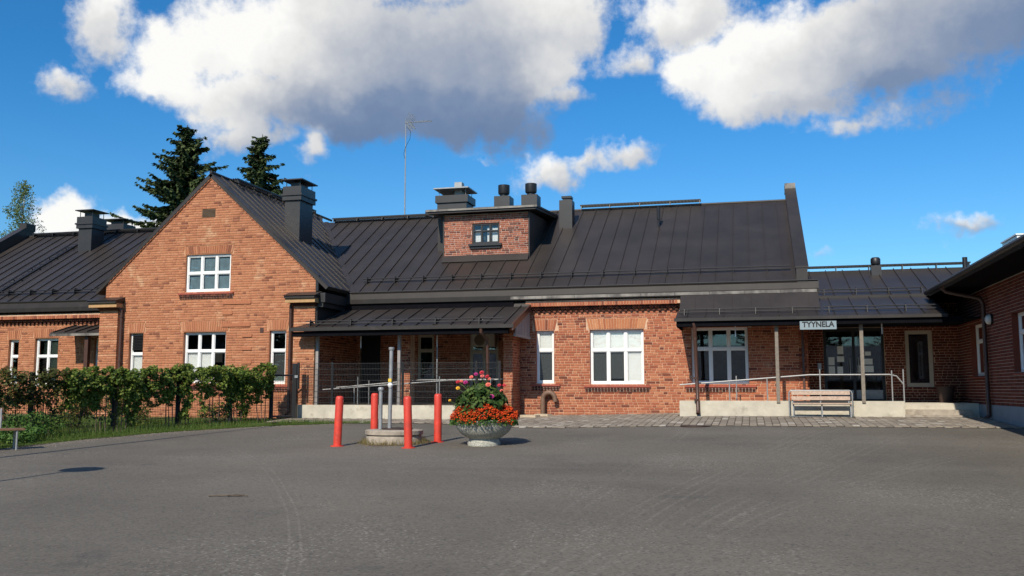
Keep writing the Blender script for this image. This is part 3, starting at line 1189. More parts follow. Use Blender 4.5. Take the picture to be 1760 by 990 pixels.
ops_g = [(-17.76, -16.10, 3.95, 5.18), (-19.77, -19.22, 0.98, 2.66), (-17.75, -16.19, 1.02, 2.66), (-14.68, -14.08, 0.98, 2.67), (-17.22, -16.74, 6.38, 6.66)]
lin_g = [(-17.84, -16.02, 5.18, 5.45), (-19.83, -19.16, 2.66, 2.98), (-17.85, -16.09, 2.66, 3.0), (-14.76, -14.0, 2.67, 3.0)]
w_gab = Wall(house, (0, GY, 0), XF, NF, GU0, GU1, -0.4, 7.76, 'brick_gable', 'mortar_gable', ops_g, lin_g, ends=gable_ends, seed=2)
for (a, b, c, d) in lin_g:
    w_gab.soldiers(a + 0.05, b - 0.05, c + 0.015, d - 0.01, fan=0.06).build('lintel', 'brick_gable', house)
f = window(house, w_gab, -17.76, -16.10, 3.95, 5.18, 3, equal=True, inset=0.07, blinds={(c, r): ('curtain_blue', 1.0) for c in range(3) for r in range(2)}, label='white six pane window high in the gable')
sill(f, w_gab, -17.96, -15.97, 3.945)
f = window(house, w_gab, -17.75, -16.19, 1.02, 2.66, 3, blinds={(0, 1): (BW, 1.0), (1, 1): (BW, 1.0)}, label='white six pane window in the gable wall above the vines')
sill(f, w_gab, -17.9, -16.05, 1.01)
f = window(house, w_gab, -14.68, -14.08, 0.98, 2.67, 1, blinds={(0, 1): (BG, 1.0)})
sill(f, w_gab, -14.8, -13.95, 0.97)
f = window(house, w_gab, -19.77, -19.22, 0.98, 2.66, 1, split=0.40, blinds={(0, 1): (BW, 0.8)})
sill(f, w_gab, -19.9, -19.1, 0.97)
lv = MB()
for i in range(11):
    z = 2.10 + i * 0.05
    lv.add([(-19.70, GY + 0.13, z + 0.035), (-19.29, GY + 0.13, z + 0.035), (-19.29, GY + 0.085, z), (-19.70, GY + 0.085, z),
            (-19.70, GY + 0.13, z + 0.045), (-19.29, GY + 0.13, z + 0.045), (-19.29, GY + 0.085, z + 0.01), (-19.70, GY + 0.085, z + 0.01)],
           [(0, 1, 2, 3), (7, 6, 5, 4), (3, 2, 6, 7), (0, 3, 7, 4), (1, 5, 6, 2), (0, 4, 5, 1)])
lv.build('louvre', 'dark_metal', f)
# attic vent
v = MB()
v.box(-17.22, -16.74, GY + 0.06, GY + 0.08, 6.38, 6.66)
for i in range(7):
    z = 6.39 + i * 0.038
    v.add([(-17.22, GY + 0.05, z + 0.03), (-16.74, GY + 0.05, z + 0.03), (-16.74, GY - 0.01, z), (-17.22, GY - 0.01, z),
           (-17.22, GY + 0.05, z + 0.042), (-16.74, GY + 0.05, z + 0.042), (-16.74, GY - 0.01, z + 0.012), (-17.22, GY - 0.01, z + 0.012)],
          [(0, 1, 2, 3), (7, 6, 5, 4), (3, 2, 6, 7), (0, 3, 7, 4), (1, 5, 6, 2), (0, 4, 5, 1)])
v.build('attic_vent', 'vent_brown', house)
# raking bricks along the gable edge, stepped
for sgn in (-1, 1):
    r = MB()
    L = 3.72
    n = int(L * math.hypot(1, GS) / 0.082)
    for i in range(n):
        t0, t1 = i / n * L, (i + 0.86) / n * L
        q = []
        for t, dz in ((t0, -0.06), (t1, -0.06), (t1, -0.20 - 0.0), (t0, -0.20)):
            q.append(Vector((GX + sgn * t, GY - 0.035 - (0.012 if i % 2 else 0), GZ - GS * t + dz)))
        r.hexa(q, [p + Vector((0, 0.06, 0)) for p in q])
    o = r.build('raking_course', 'brick_gable', house)
    tag(o, kind='stuff')
# pilasters and kneelers at both corners of the gable
for (u0, u1, k0, k1) in ((-20.83, -20.14, -21.12, -20.0), (-13.78, -13.06, -14.0, -12.93)):
    p = Wall(house, (0, GY - 0.13, 0), XF, NF, u0, u1, -0.4, 3.44, 'brick_gable', 'mortar_gable', seed=int(-u0 * 10), groove=6, name='pilaster', depth=0.12)
    p.vis = lambda u, z: False
    k = MB()
    k.box(k0 + 0.03, k1 - 0.03, GY - 0.36, GY + 0.25, 3.49, 3.62)
    k.build('kneeler', 'tan_board', house)
    m = MB()
    m.box(k0 + 0.02, k1 - 0.02, GY - 0.42, GY + 0.3, 3.622, 3.70)
    q = [(k0 - 0.02, GY - 0.46, 3.702), (k1 + 0.02, GY - 0.46, 3.702), (k1 + 0.02, GY + 0.05, 3.86), (k0 - 0.02, GY + 0.05, 3.86)]
    m.hexa([Vector(a) for a in q], [Vector((q[0][0], q[0][1], 3.701)), Vector((q[1][0], q[1][1], 3.7015)), Vector((q[2][0], q[2][1], 3.70)), Vector((q[3][0], q[3][1], 3.70))])
    m.build('kneeler_cap', 'roof_metal', house)
    s = MB()
    s.box(u0 - 0.02, u1 + 0.02, GY - 0.17, GY, 3.40, 3.455)
    s.box(u0 - 0.05, u1 + 0.05, GY - 0.21, GY, 3.457, 3.487)
    s.build('pilaster_head', 'brick_dark', house)
    if u0 > -15:
        pil_r = p
    else:
        pil_l = p
# side of the gabled wing towards the porch
w_side = Wall(house, (XG, 0, 0), Vector((0, 1, 0)), Vector((1, 0, 0)), GY + 0.02, BY + 0.2, -0.3, 3.45, 'brick_main', 'mortar_main', seed=5)
w_side.hidden = True
c = MB()
c.box(XG + 0.02, XG + 0.06, GY - 0.05, FY - 0.01, 2.62, 3.5)
c.box(XG + 0.0, XG + 0.34, GY - 0.10, FY - 0.32, 3.505, 3.80)
c.box(XG + 0.04, XG + 0.26, GY - 0.06, FY - 0.05, 3.36, 3.503)
c.build('eave_casing', 'chimney_metal', house)
# raised metal flashing where the gable meets the right kneeler
c = MB()
c.box(-13.11, -13.02, GY - 0.02, GY + 0.1, 3.87, 4.36)
c.build('corner_flashing', 'dark_metal', house)

# ---- left wing
ops_l = [(-26.16, -25.70, 1.0, 2.62), (-25.03, -24.01, 0.92, 2.66), (-22.53, -21.98, 0.4, 2.64)]
lin_l = [(-26.24, -25.62, 2.62, 2.95), (-25.13, -23.91, 2.66, 2.98), (-22.6, -21.9, 2.64, 2.9)]
w_left = Wall(house, (0, FY, 0), XF, NF, XL, -20.8, -0.35, 3.62, 'brick_gable', 'mortar_gable', ops_l, lin_l, seed=9)
for (a, b, c, d) in lin_l:
    w_left.soldiers(a + 0.05, b - 0.05, c + 0.015, d - 0.01, fan=0.06).build('lintel', 'brick_gable', house)
f = window(house, w_left, -26.16, -25.70, 1.0, 2.62, 1, blinds={(0, 0): ('curtain_green', 1.0), (0, 1): (BG, 1.0)})
f = window(house, w_left, -25.03, -24.01, 0.92, 2.66, 2, blinds={(0, 0): ('curtain_green', 1.0), (1, 0): ('curtain_green', 1.0), (1, 1): ('curtain_green', 1.0), (0, 1): (BG, 1.0)})
f = window(house, w_left, -22.53, -21.98, 0.4, 2.64, 1, back='interior')

# ---- roofs of the old building
zm = lambda y: RZ - RS * (RY - y)
SM = Vector((0, 1, RS))
EB = 28.0 - RY                 # lower edge of the slope, measured back from the ridge
# valley towards the gabled wing: X = GX + (GZ - zm)/GS  ->  a + b*RS/GS - (GX + (GZ-RZ)/GS) >= 0
vr = (1.0, RS / GS, -(GX + (GZ - RZ) / GS))
s_main = Slope(house, (0, RY, RZ), XF, SM, -17.0, 1.36, EB, 0.0, 0.494, [vr], start=0.21)
vl = (-1.0, RS / GS, GX - (GZ - RZ) / GS)
s_left = Slope(house, (0, RY, RZ), XF, SM, XL, -16.8, EB, 0.0, 0.50, [vl])
# gabled wing: right slope (b runs up towards the ridge), cut by the valley
SG = Vector((-1, 0, GS))
# point = (GX,0,GZ) + a*(0,1,0) + b*(-1,0,GS) ; x = GX - b (b<=0)
LO = GX - (-12.66)
inv = (-RS, -GS, GZ - RZ + RS * RY)   # gable slope stays above the long roof: GZ + GS*b >= RZ - RS*(RY - a)
inv = (-RS, GS, GZ - RZ + RS * RY)
s_gr = Slope(house, (GX, 0, GZ), Vector((0, 1, 0)), SG, GY - 0.06, 35.5, LO, 0.0, 0.52, [inv])
SGl = Vector((1, 0, GS))
s_gl = Slope(house, (GX, 0, GZ), Vector((0, 1, 0)), SGl, GY - 0.06, 35.5, -4.2, 0.0, 0.52, [inv])
# far slopes
b = MB()
b.extrude([(XL, RY, RZ), (1.36, RY, RZ), (1.36, RY + 6.2, RZ - 6.2 * RS), (XL, RY + 6.2, RZ - 6.2 * RS)], (0, 0, -0.1))
b.build('rear_roof', 'roof_metal', house)
rc = MB()
rc.tube([(-16.0, RY, RZ + 0.01), (1.36, RY, RZ + 0.01)], 0.05, 8)
rc.tube([(XL, RY, RZ + 0.01), (-17.6, RY, RZ + 0.01)], 0.05, 8)
rc.tube([(GX, GY - 0.07, GZ + 0.02), (GX, 35.5, GZ + 0.02)], 0.05, 8)
rc.build('ridge_cap', 'roof_metal', house)
# valley flashing
vf = MB()
q0 = Vector((GX + (GZ - zm(28.0)) / GS, 28.0, zm(28.0) + 0.03))
q1 = Vector((GX + (GZ - RZ) / GS, RY, RZ + 0.03))
vf.hexa([q0 + Vector((-0.12, 0, 0.10)), q0, q1, q1 + Vector((-0.12, 0, 0.10))], [q0 + Vector((-0.12, 0, 0.09)), q0 + Vector((0, 0, -0.012)), q1 + Vector((0, 0, -0.012)), q1 + Vector((-0.12, 0, 0.09))])
vf.hexa([q0, q0 + Vector((0.16, 0, 0.012)), q1 + Vector((0.16, 0, 0.012)), q1], [q0 + Vector((0, 0, -0.01)), q0 + Vector((0.16, 0, 0.0)), q1 + Vector((0.16, 0, 0.0)), q1 + Vector((0, 0, -0.01))])
vf.build('valley_flashing', 'roof_metal', house)
# eaves: apron and fascia
def eaves(x0, x1, strip):
    m = MB()
    q = [(28.03, 3.935), (27.985, 3.72), (27.985, 3.68), (28.06, 3.80)]
    m.hexa([Vector((x0, y, z)) for y, z in q], [Vector((x1, y, z)) for y, z in q])
    m.box(x0, x1, 28.0, FY - 0.0, 3.56, 3.70)
    m.build('eave_apron', 'eave_metal', house)
    k = MB()
    k.box(x0, x1, 27.945, 27.982, 3.575, 3.715)
    k.build('fascia', 'eave_metal', house)
    g = MB()
    g.tube([(x0 + 0.02, 28.02, 3.955), (x1 - 0.02, 28.02, 3.955)], 0.024, 6)
    g.build('gutter_lip', 'dark_metal', house)
    if strip:
        n = 9
        for i in range(n):
            a = strip[0] + (strip[1] - strip[0]) * i / n
            s = MB()
            s.box(a, a + (strip[1] - strip[0]) / n - 0.01, 27.938, 27.944, 3.60, 3.685)
            s.build('flashing_strip', 'bare_metal_strip', house)


eaves(-12.75, 1.95, (-7.2, 1.9))
eaves(XL, -20.70, None)
MB().box(-20.74, -13.16, 27.4, 29.5, -0.3, 4.1).build('core_wall', 'interior', house)
# gable parapet of the long wing (right end) and of the left end
for (x0, x1) in ((1.345, 1.66), (XL - 0.3, XL)):
    m = MB()
    q = [(28.02, 3.75), (28.02, 4.32), (33.9, 7.94), (34.2, 7.94), (34.2, 7.2), (33.9, 7.2)]
    m.hexa([Vector((x0, y, z)) for y, z in q], [Vector((x1, y, z)) for y, z in q])
    pp = m.build('parapet', 'roof_metal', house)
    c = MB()
    q = [(28.0, 4.322), (28.0, 4.37), (33.9, 7.99), (33.9, 7.942)]
    c.hexa([Vector((x0 - 0.03, y, z)) for y, z in q], [Vector((x1 + 0.03, y, z)) for y, z in q])
    c.build('coping', 'roof_metal', pp)
    t = MB()
    t.box(x0 - 0.02, x1 + 0.02, 33.70, 34.25, 7.75, 8.06)
    t.build('parapet_head', 'bare_metal_strip' if x0 > 0 else 'roof_metal', pp)
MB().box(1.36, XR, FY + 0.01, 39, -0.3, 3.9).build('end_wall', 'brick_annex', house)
e = MB()
e.extrude([(1.37, 28.3, 3.9), (1.37, RY, RZ - 0.1), (1.37, 39.4, 3.9)], (0.25, 0, 0))
e.extrude([(XL - 0.25, 28.3, 3.9), (XL - 0.25, RY, RZ - 0.1), (XL - 0.25, 39.4, 3.9)], (0.25, 0, 0))
e.build('gable_end_wall', 'brick_annex', house)

snow_guard(house, s_main, -12.45, 1.2, 28.66 - RY, 0.988)
snow_guard(house, s_left, XL + 0.2, -21.0, 28.55 - RY, 0.95)
walkway(house, (-16.0, RY - 0.1, RZ + 0.02), (-10.7, RY - 0.1, RZ + 0.02))
walkway(house, (-6.0, RY - 0.1, RZ + 0.06), (-1.6, RY - 0.1, RZ + 0.06))
walkway(house, (-30.2, RY - 0.1, RZ + 0.0), (-20.7, RY - 0.1, RZ + 0.0))
walkway(house, (GX + 0.12, 27.6, GZ - 0.04), (GX + 0.12, 33.5, GZ - 0.04))
# roof ladder on the left wing
ld = MB()
for a in (-27.35, -26.98):
    ld.tube([s_left.P(a, 28.7 - RY, 0.10), s_left.P(a, 32.7 - RY, 0.10)], 0.02, 6)
for i in range(14):
    y = 28.8 + i * 0.3
    ld.tube([s_left.P(-27.35, y - RY, 0.10), s_left.P(-26.98, y - RY, 0.10)], 0.014, 6)
    if i % 3 == 0:
        for a in (-27.35, -26.98):
            ld.tube([s_left.P(a, y - RY, 0.0), s_left.P(a, y - RY, 0.12)], 0.018, 6)
ld.build('roof_ladder', 'dark_metal', house)

# chimneys
chimney(house, -15.22, -14.66, 28.3, 29.25, 5.3, 7.62, cap=0.22)
chimney(house, -26.6, -25.97, 32.15, 32.9, 6.2, 7.80, cap=0.26)
chimney(house, -27.15, -26.2, 34.4, 35.1, 6.6, 7.90, cap=0.2)
c4 = chimney(house, -6.53, -6.06, 32.35, 32.85, 6.3, 7.58, corbel=False)
m = MB()
m.box(-6.42, -6.14, 32.45, 32.75, 7.58, 7.66)
m.box(-6.46, -6.10, 32.41, 32.79, 7.662, 7.74)
m.build('flue', 'dark_metal', c4)
m = MB()
m.tube([(-2.97, 32.1, 6.3), (-2.97, 32.1, 6.68)], 0.035, 10)
m.tube([(-2.97, 32.1, 6.66), (-2.97, 32.1, 7.1)], 0.06, 10)
m.build('vent_pipe', 'dark_metal', house)
m = MB()
m.tube([(-12.1, 33.95, 7.4), (-12.1, 33.95, 7.78)], 0.09, 10)
m.build('vent_pipe', 'dark_metal', house)

# ---- dormer
DY = 30.12
w_dor = Wall(house, (0, DY, 0), XF, NF, -10.12, -7.14, 5.33, 6.78, 'brick_dormer', 'mortar_pale', [(-9.13, -8.14, 5.74, 6.46)], seed=21, brick_h=0.0685, name='dormer_wall', depth=0.15)
w_dor.vis = lambda u, z: False
f = window(house, w_dor, -9.13, -8.14, 5.74, 6.46, 3, split=0.36, inset=0.03, fw=0.06, mull=0.028, frame='dark_metal', back='interior_light', label='small dark framed window in the dormer', room=0.35)
s = MB()
s.box(-8.62, -8.24, DY + 0.16, DY + 0.2, 5.8, 6.32)
s.box(-9.05, -8.84, DY + 0.16, DY + 0.2, 5.8, 6.25)
s.build('curtain', 'blind_white', f)
s = MB()
s.box(-9.22, -8.06, DY - 0.12, DY - 0.005, 5.66, 5.735)
s.box(-9.18, -8.10, DY - 0.06, DY - 0.005, 5.58, 5.655)
s.build('sill', 'dark_metal', f)
m = MB()
for x0, x1 in ((-10.16, -10.12), (-7.14, -7.10)):
    q = [(DY - 0.02, 5.25), (DY - 0.02, 6.78), (33.2, 6.78), (33.2, 7.05)]
    m.hexa([Vector((x0, DY - 0.02, 5.2)), Vector((x0, DY - 0.02, 6.8)), Vector((x0, 33.0, 6.95)), Vector((x0, 33.0, 6.7))],
           [Vector((x1, DY - 0.02, 5.2)), Vector((x1, DY - 0.02, 6.8)), Vector((x1, 33.0, 6.95)), Vector((x1, 33.0, 6.7))])
# flashing below the dormer and the small cheek at its left
m.hexa([Vector((-10.14, DY - 0.04, 5.36)), Vector((-7.12, DY - 0.04, 5.36)), Vector((-7.12, DY - 0.22, 5.12)), Vector((-10.14, DY - 0.22, 5.12))],
       [Vector((-10.14, DY + 0.1, 5.34)), Vector((-7.12, DY + 0.1, 5.34)), Vector((-7.12, DY + 0.1, 5.0)), Vector((-10.14, DY + 0.1, 5.0))])
m.box(-10.62, -10.17, 30.9, 33.0, 5.6, 6.84)
m.build('dormer_cladding', 'roof_metal', house)
m = MB()
q = [(-10.66, DY - 0.35, 6.88), (-6.78, DY - 0.35, 6.88), (-6.78, 33.4, 7.18), (-10.66, 33.4, 7.18)]
m.extrude([Vector(p) for p in q], (0, 0, 0.06))
q = [(-10.62, DY - 0.32, 6.80), (-6.82, DY - 0.32, 6.80), (-6.82, 33.3, 7.10), (-10.62, 33.3, 7.10)]
m.extrude([Vector(p) for p in q], (0, 0, 0.078))
m.build('dormer_roof', 'roof_metal', house)
MB().box(-10.68, -6.76, DY - 0.37, DY - 0.353, 6.865, 6.93).build('dormer_fascia', 'bare_metal_strip', house)
m = MB()
m.box(-10.60, -9.52, 30.75, 31.6, 6.9, 7.36)
m.box(-10.66, -9.46, 30.69, 31.66, 7.362, 7.62)
ch = m.build('chimney', 'chimney_metal', house)
m = MB()
for x in (-10.55, -9.57):
    for y in (30.8, 31.55):
        m.tube([(x, y, 7.6), (x, y, 7.84)], 0.012, 6)
m.box(-10.70, -9.42, 30.6, 31.75, 7.84, 7.88)
m.box(-10.05, -9.78, 31.0, 31.3, 7.6, 7.84)
m.box(-10.05, -9.78, 31.0, 31.3, 7.88, 8.14)
m.build('rain_cap', 'galvanised', ch)
for x in (-8.28, -7.30):
    m = MB()
    m.box(x - 0.28, x + 0.28, 30.9, 31.5, 6.95, 7.54)
    vb = m.build('roof_vent', 'chimney_metal', house)
    m = MB()
    m.lathe([(0.14, 7.54), (0.14, 7.64), (0.19, 7.65), (0.205, 7.70), (0.205, 7.97), (0.0, 7.975)], (x, 31.2, 0), 20)
    m.build('vent_cowl', 'dark_metal', vb, True)

# ---- porch between the gabled wing and the long wing
PS = Vector((0, 1, 0.33))
s_por = Slope(house, (0, 25.90, 2.675), XF, PS, XG + 0.05, -6.60, 0.0, 2.12, 0.54, name='canopy', start=0.2, deck=0.06)
m = MB()
m.extrude([s_por.P(-13.62, 0, 0.0), s_por.P(XG + 0.05, 0, 0.0), s_por.P(XG + 0.05, 0.46, 0.0), s_por.P(-13.35, 0.46, 0.0)], (0, 0, -0.05))
m.build('canopy_corner', 'roof_metal', house)
m = MB()
zz = 2.675 + 0.33 * 2.12
m.hexa([Vector((XG + 0.06, 28.02, zz)), Vector((-6.62, 28.02, zz)), Vector((-6.62, 28.10, 3.52)), Vector((XG + 0.06, 28.10, 3.52))],
       [Vector((XG + 0.06, 28.28, zz)), Vector((-6.62, 28.28, zz)), Vector((-6.62, 28.28, 3.52)), Vector((XG + 0.06, 28.28, 3.52))])
for i in range(12):
    x = XG + 0.25 + i * 0.54
    m.hexa([Vector((x, 28.0, zz)), Vector((x + 0.02, 28.0, zz)), Vector((x + 0.02, 28.08, 3.51)), Vector((x, 28.08, 3.51))],
           [Vector((x, 28.05, zz)), Vector((x + 0.02, 28.05, zz)), Vector((x + 0.02, 28.12, 3.51)), Vector((x, 28.12, 3.51))])
m.build('canopy_upstand', 'roof_metal', house)
snow_guard(house, s_por, -13.2, -6.9, 0.18, 1.35)
m = MB()
m.box(-13.64, -6.58, 25.80, 25.895, 2.575, 2.675)
m.build('canopy_edge', 'roof_metal_worn', house)
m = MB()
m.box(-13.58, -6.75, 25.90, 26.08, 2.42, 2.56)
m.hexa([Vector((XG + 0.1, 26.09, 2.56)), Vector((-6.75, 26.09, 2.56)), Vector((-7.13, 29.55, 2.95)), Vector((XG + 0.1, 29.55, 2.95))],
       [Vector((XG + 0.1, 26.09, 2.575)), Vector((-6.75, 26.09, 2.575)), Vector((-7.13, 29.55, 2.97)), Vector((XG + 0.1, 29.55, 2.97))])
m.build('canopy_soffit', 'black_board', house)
m = MB()
q = [(25.82, 2.50), (25.82, 2.70), (28.1, 3.45), (28.1, 3.25)]
m.hexa([Vector((-6.615, y, z)) for y, z in q], [Vector((-6.57, y, z)) for y, z in q])
m.build('barge_board', 'brown_metal', house)
ib = MB()
y = 26.42
while y < 28.2:
    zt = 2.575 + 0.33 * (y - 25.90) - 0.02
    ib.box(-6.68, -6.65 + 0.006 * (int(y * 10) % 2), y, y + 0.085, 2.44, zt)
    y += 0.10
ib.box(-6.70, -6.63, 26.35, 28.28, 2.36, 2.438)
ib.build('gable_boarding', 'grey_board', house)
w_pil = Wall(house, (0, 27.30, 0), XF, NF, -7.26, -6.98, -0.15, 2.70, 'brick_main', 'mortar_main', seed=31, name='pillar', depth=1.29)
w_pils = Wall(house, (-6.968, 0, 0), Vector((0, 1, 0)), Vector((1, 0, 0)), 27.31, FY - 0.02, -0.15, 2.70, 'brick_main', 'mortar_main', seed=32, name='pillar', depth=0.1)
for x, mt in ((-13.0, 'grey_board'), (-10.30, 'grey_board')):
    MB().box(x - 0.045, x + 0.045, 26.45, 26.54, 0.3, 2.60).build('canopy_post', mt, house)
m = MB()
m.box(XG + 0.02, -7.27, 26.45, BY - 0.02, 0.0, 0.34)
m.build('porch_floor', 'asphalt', house)
m = MB()
m.tube([(-9.20, 26.8, 0.34), (-9.20, 26.8, 2.6)], 0.02, 8)
m.build('porch_pole', 'galvanised', house)
w_porch_pier = Wall(house, (0, 27.3, 0), XF, NF, -10.68, -10.26, 0.34, 2.66, 'brick_main', 'mortar_main', seed=33, name='porch_pier', depth=0.4)
w_porch_pier.hidden = True
# downpipes of the old building
def downpipe(parent, x, y, zt, zb, r=0.05, kick=None, mat='brown_metal', foot=0.18):
    m = MB()
    pts = ([Vector(kick)] if kick else []) + [Vector((x, y, zt)), Vector((x, y, zb + 0.12)), Vector((x, y - foot, zb + 0.02))]
    m.tube(pts, r, 10)
    for z in (zt - 0.25, (zt + zb) / 2, zb + 0.4):
        m.tube([(x, y, z), (x, y, z + 0.04)], r + 0.012, 10)
    return m.build('downpipe', mat, parent, True)


downpipe(house, -20.02, GY - 0.10, 3.42, 0.0, kick=(-20.3, GY - 0.25, 3.6))
downpipe(house, -13.90, GY - 0.10, 3.42, 0.0, kick=(-13.7, GY - 0.25, 3.6))
m = MB()
m.tube([(-7.55, 25.86, 2.60), (-7.55, 25.88, 2.46), (-7.48, 26.30, 2.25), (-7.48, 26.42, 0.36)], 0.05, 10)
m.build('downpipe', 'brown_metal', house, True)
# ventilation gooseneck by the wall
m = MB()
pts = [(-6.22, 28.12, -0.1), (-6.22, 28.12, 0.52)]
for i in range(1, 9):
    a = math.pi * i / 9
    pts.append((-6.22 + 0.19 - 0.19 * math.cos(a), 28.12, 0.52 + 0.20 * math.sin(a)))
pts.append((-5.83, 28.12, 0.44))
m.tube(pts, 0.075, 14)
m.build('vent_gooseneck', 'gooseneck', house, True)
# little canopy over the door of the left wing
m = MB()
m.hexa([Vector((-23.4, 27.15, 2.70)), Vector((-21.3, 27.15, 2.70)), Vector((-21.3, 28.28, 3.02)), Vector((-23.4, 28.28, 3.02))],
       [Vector((-23.4, 27.15, 2.76)), Vector((-21.3, 27.15, 2.76)), Vector((-21.3, 28.28, 3.08)), Vector((-23.4, 28.28, 3.08))])
for i in range(5):
    x = -23.3 + i * 0.45
    m.hexa([Vector((x, 27.15, 2.755)), Vector((x + 0.03, 27.15, 2.755)), Vector((x + 0.03, 28.28, 3.075)), Vector((x, 28.28, 3.075))],
           [Vector((x, 27.15, 2.80)), Vector((x + 0.03, 27.15, 2.80)), Vector((x + 0.03, 28.28, 3.12)), Vector((x, 28.28, 3.12))])
m.build('door_canopy', 'roof_metal', house)
m = MB()
m.box(-22.12, -21.98, 27.3, 27.44, -0.1, 2.62)
m.box(-22.5, -21.4, 27.25, 27.5, 2.622, 2.698)
m.build('canopy_post', 'brown_metal', house)
MB().box(-23.42, -21.3, 27.135, 27.148, 2.64, 2.72).build('canopy_edge', 'bare_metal_strip', house)
# wall patches left by old fixings on the gable: thin ledges of cut brick
for (x0, x1, z) in ((-16.35, -15.35, 3.52), (-16.35, -16.0, 3.19), (-16.35, -15.35, 2.80), (-15.62, -15.28, 2.46), (-15.62, -15.28, 2.05), (-15.62, -15.28, 1.62)):
    MB().box(x0, x1, GY - 0.03, GY + 0.01, z, z + 0.03).box(x0, x1, GY - 0.02, GY + 0.01, z + 0.032, z + 0.10).build('wall_scar', 'brick_gable', house)
MB().box(-15.0, -14.88, GY - 0.012, GY + 0.01, 2.6, 2.75).build('wall_vent', 'brown_metal', house)

# ---- entrance canopy in front of the long wing
ENS = Vector((0, 1, 0.30))
s_ent = Slope(house, (0, 26.38, 2.79), XF, ENS, -2.02, 1.93, 0.0, 0.98, 0.50, name='canopy', start=0.3, deck=0.05)
s_en2 = Slope(house, (0, 26.38, 2.79), XF, ENS, 1.935, 5.0, 0.0, 2.6, 0.56, name='canopy', start=0.3, deck=0.05)
m = MB()
zb = 2.79 + 0.3 * 0.98
m.hexa([Vector((-1.97, 27.36, zb - 0.01)), Vector((1.92, 27.36, zb - 0.01)), Vector((1.92, 27.85, 3.58)), Vector((-1.97, 27.85, 3.58))],
       [Vector((-1.97, 27.55, zb - 0.02)), Vector((1.92, 27.55, zb - 0.02)), Vector((1.92, 27.93, 3.58)), Vector((-1.97, 27.93, 3.58))])
for i in range(9):
    x = -1.55 + i * 0.53
    if x > 1.9:
        break
    m.hexa([Vector((x, 27.33, zb)), Vector((x + 0.02, 27.33, zb)), Vector((x + 0.02, 27.83, 3.57)), Vector((x, 27.83, 3.57))],
           [Vector((x, 27.38, zb)), Vector((x + 0.02, 27.38, zb)), Vector((x + 0.02, 27.88, 3.57)), Vector((x, 27.88, 3.57))])
m.build('canopy_upstand', 'roof_metal', house)
snow_guard(house, s_ent, -1.95, 1.9, 0.42, 0.98)
snow_guard(house, s_en2, 1.95, 4.9, 0.42, 0.98)
MB().box(-2.05, 5.02, 26.30, 26.375, 2.70, 2.785).build('canopy_edge', 'roof_metal_worn', house)
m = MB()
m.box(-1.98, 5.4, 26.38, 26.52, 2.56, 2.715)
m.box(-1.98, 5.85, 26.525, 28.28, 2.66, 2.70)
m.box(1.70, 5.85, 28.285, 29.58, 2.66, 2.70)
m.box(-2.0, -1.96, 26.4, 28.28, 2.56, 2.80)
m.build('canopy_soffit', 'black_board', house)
for x in (0.70, 2.90):
    MB().box(x - 0.045, x + 0.045, 26.60, 26.69, 0.45, 2.555).build('canopy_post', 'old_wood', house)
m = MB()
m.tube([(-1.53, 26.42, 2.66), (-1.50, 26.42, 2.55), (-1.50, 26.56, 2.38), (-1.46, 26.58, 0.26), (-1.46, 26.48, 0.14)], 0.055, 10)
for z in (2.2, 1.1, 0.5):
    m.tube([(-1.50, 26.57, z), (-1.50, 26.57, z + 0.05)], 0.066, 10)
m.build('downpipe', 'brown_metal', house, True)
MB().box(1.44, 1.50, 28.2, 28.29, 0.5, 2.66).build('downpipe', 'brown_metal', house)
# little white rods hanging from the canopies
for (x, y, z) in ((-1.0 + 0.6, 26.8, 2.64), (3.45, 26.8, 2.66), (-11.65, 26.7, 2.44), (-9.2, 26.78, 2.44)):
    MB().box(x - 0.012, x + 0.012, y - 0.012, y + 0.012, z - 0.36, z).build('hanging_rod', 'white_paint', house)

finish_walls([w_main, w_back, w_gab, w_side, pil_l, pil_r, w_left, w_dor, w_pil, w_pils, w_porch_pier], 290)

# ------------------------------------------------------------------ newer building: link and right wing
annex = thing('brick_annex', 'newer dark red brick wing on the right with low eaves and entrance door', 'building', (6.5, 27.0, 0.0))
AX, LY = 5.90, 29.60
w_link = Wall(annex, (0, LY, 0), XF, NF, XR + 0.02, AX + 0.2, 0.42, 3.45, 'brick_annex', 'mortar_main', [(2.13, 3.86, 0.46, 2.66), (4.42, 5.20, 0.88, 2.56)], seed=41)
w_link.vis = lambda u, z: False
MB().box(XR + 0.02, AX + 0.2, LY - 0.025, LY + 0.3, -0.2, 0.416).build('plinth', 'plinth_paint', annex)
f = window(annex, w_link, 4.42, 5.20, 0.88, 2.56, 1, split=0, fw=0.10, inset=0.05, frame='cream_paint', label='tall dark window with a pale frame beside the entrance')
# door: two dark leaves with glass and kick plates
dm = MB()
dm.box(2.13, 3.86, LY + 0.10, LY + 0.16, 2.56, 2.66)
dm.box(2.13, 2.22, LY + 0.10, LY + 0.16, 0.46, 2.56)
dm.box(3.78, 3.86, LY + 0.10, LY + 0.16, 0.46, 2.56)
dm.box(2.96, 3.04, LY + 0.095, LY + 0.16, 0.46, 2.56)
dm.box(2.22, 2.96, LY + 0.10, LY + 0.16, 0.46, 0.53)
dm.box(3.04, 3.78, LY + 0.10, LY + 0.16, 0.46, 0.53)
dr = dm.build('door', 'dark_metal', annex)
for a, b in ((2.22, 2.96), (3.04, 3.78)):
    MB().box(a, b, LY + 0.12, LY + 0.128, 0.80, 2.56).build('pane', 'window_glass', dr)
    MB().box(a, b, LY + 0.09, LY + 0.13, 0.53, 0.795).build('kick_plate', 'galvanised', dr)
h = MB()
for x in (2.88, 3.12):
    h.tube([(x, LY + 0.10, 1.15), (x, LY + 0.04, 1.17), (x, LY + 0.04, 1.75), (x, LY + 0.10, 1.77)], 0.014, 8)
h.build('handle', 'steel', dr)
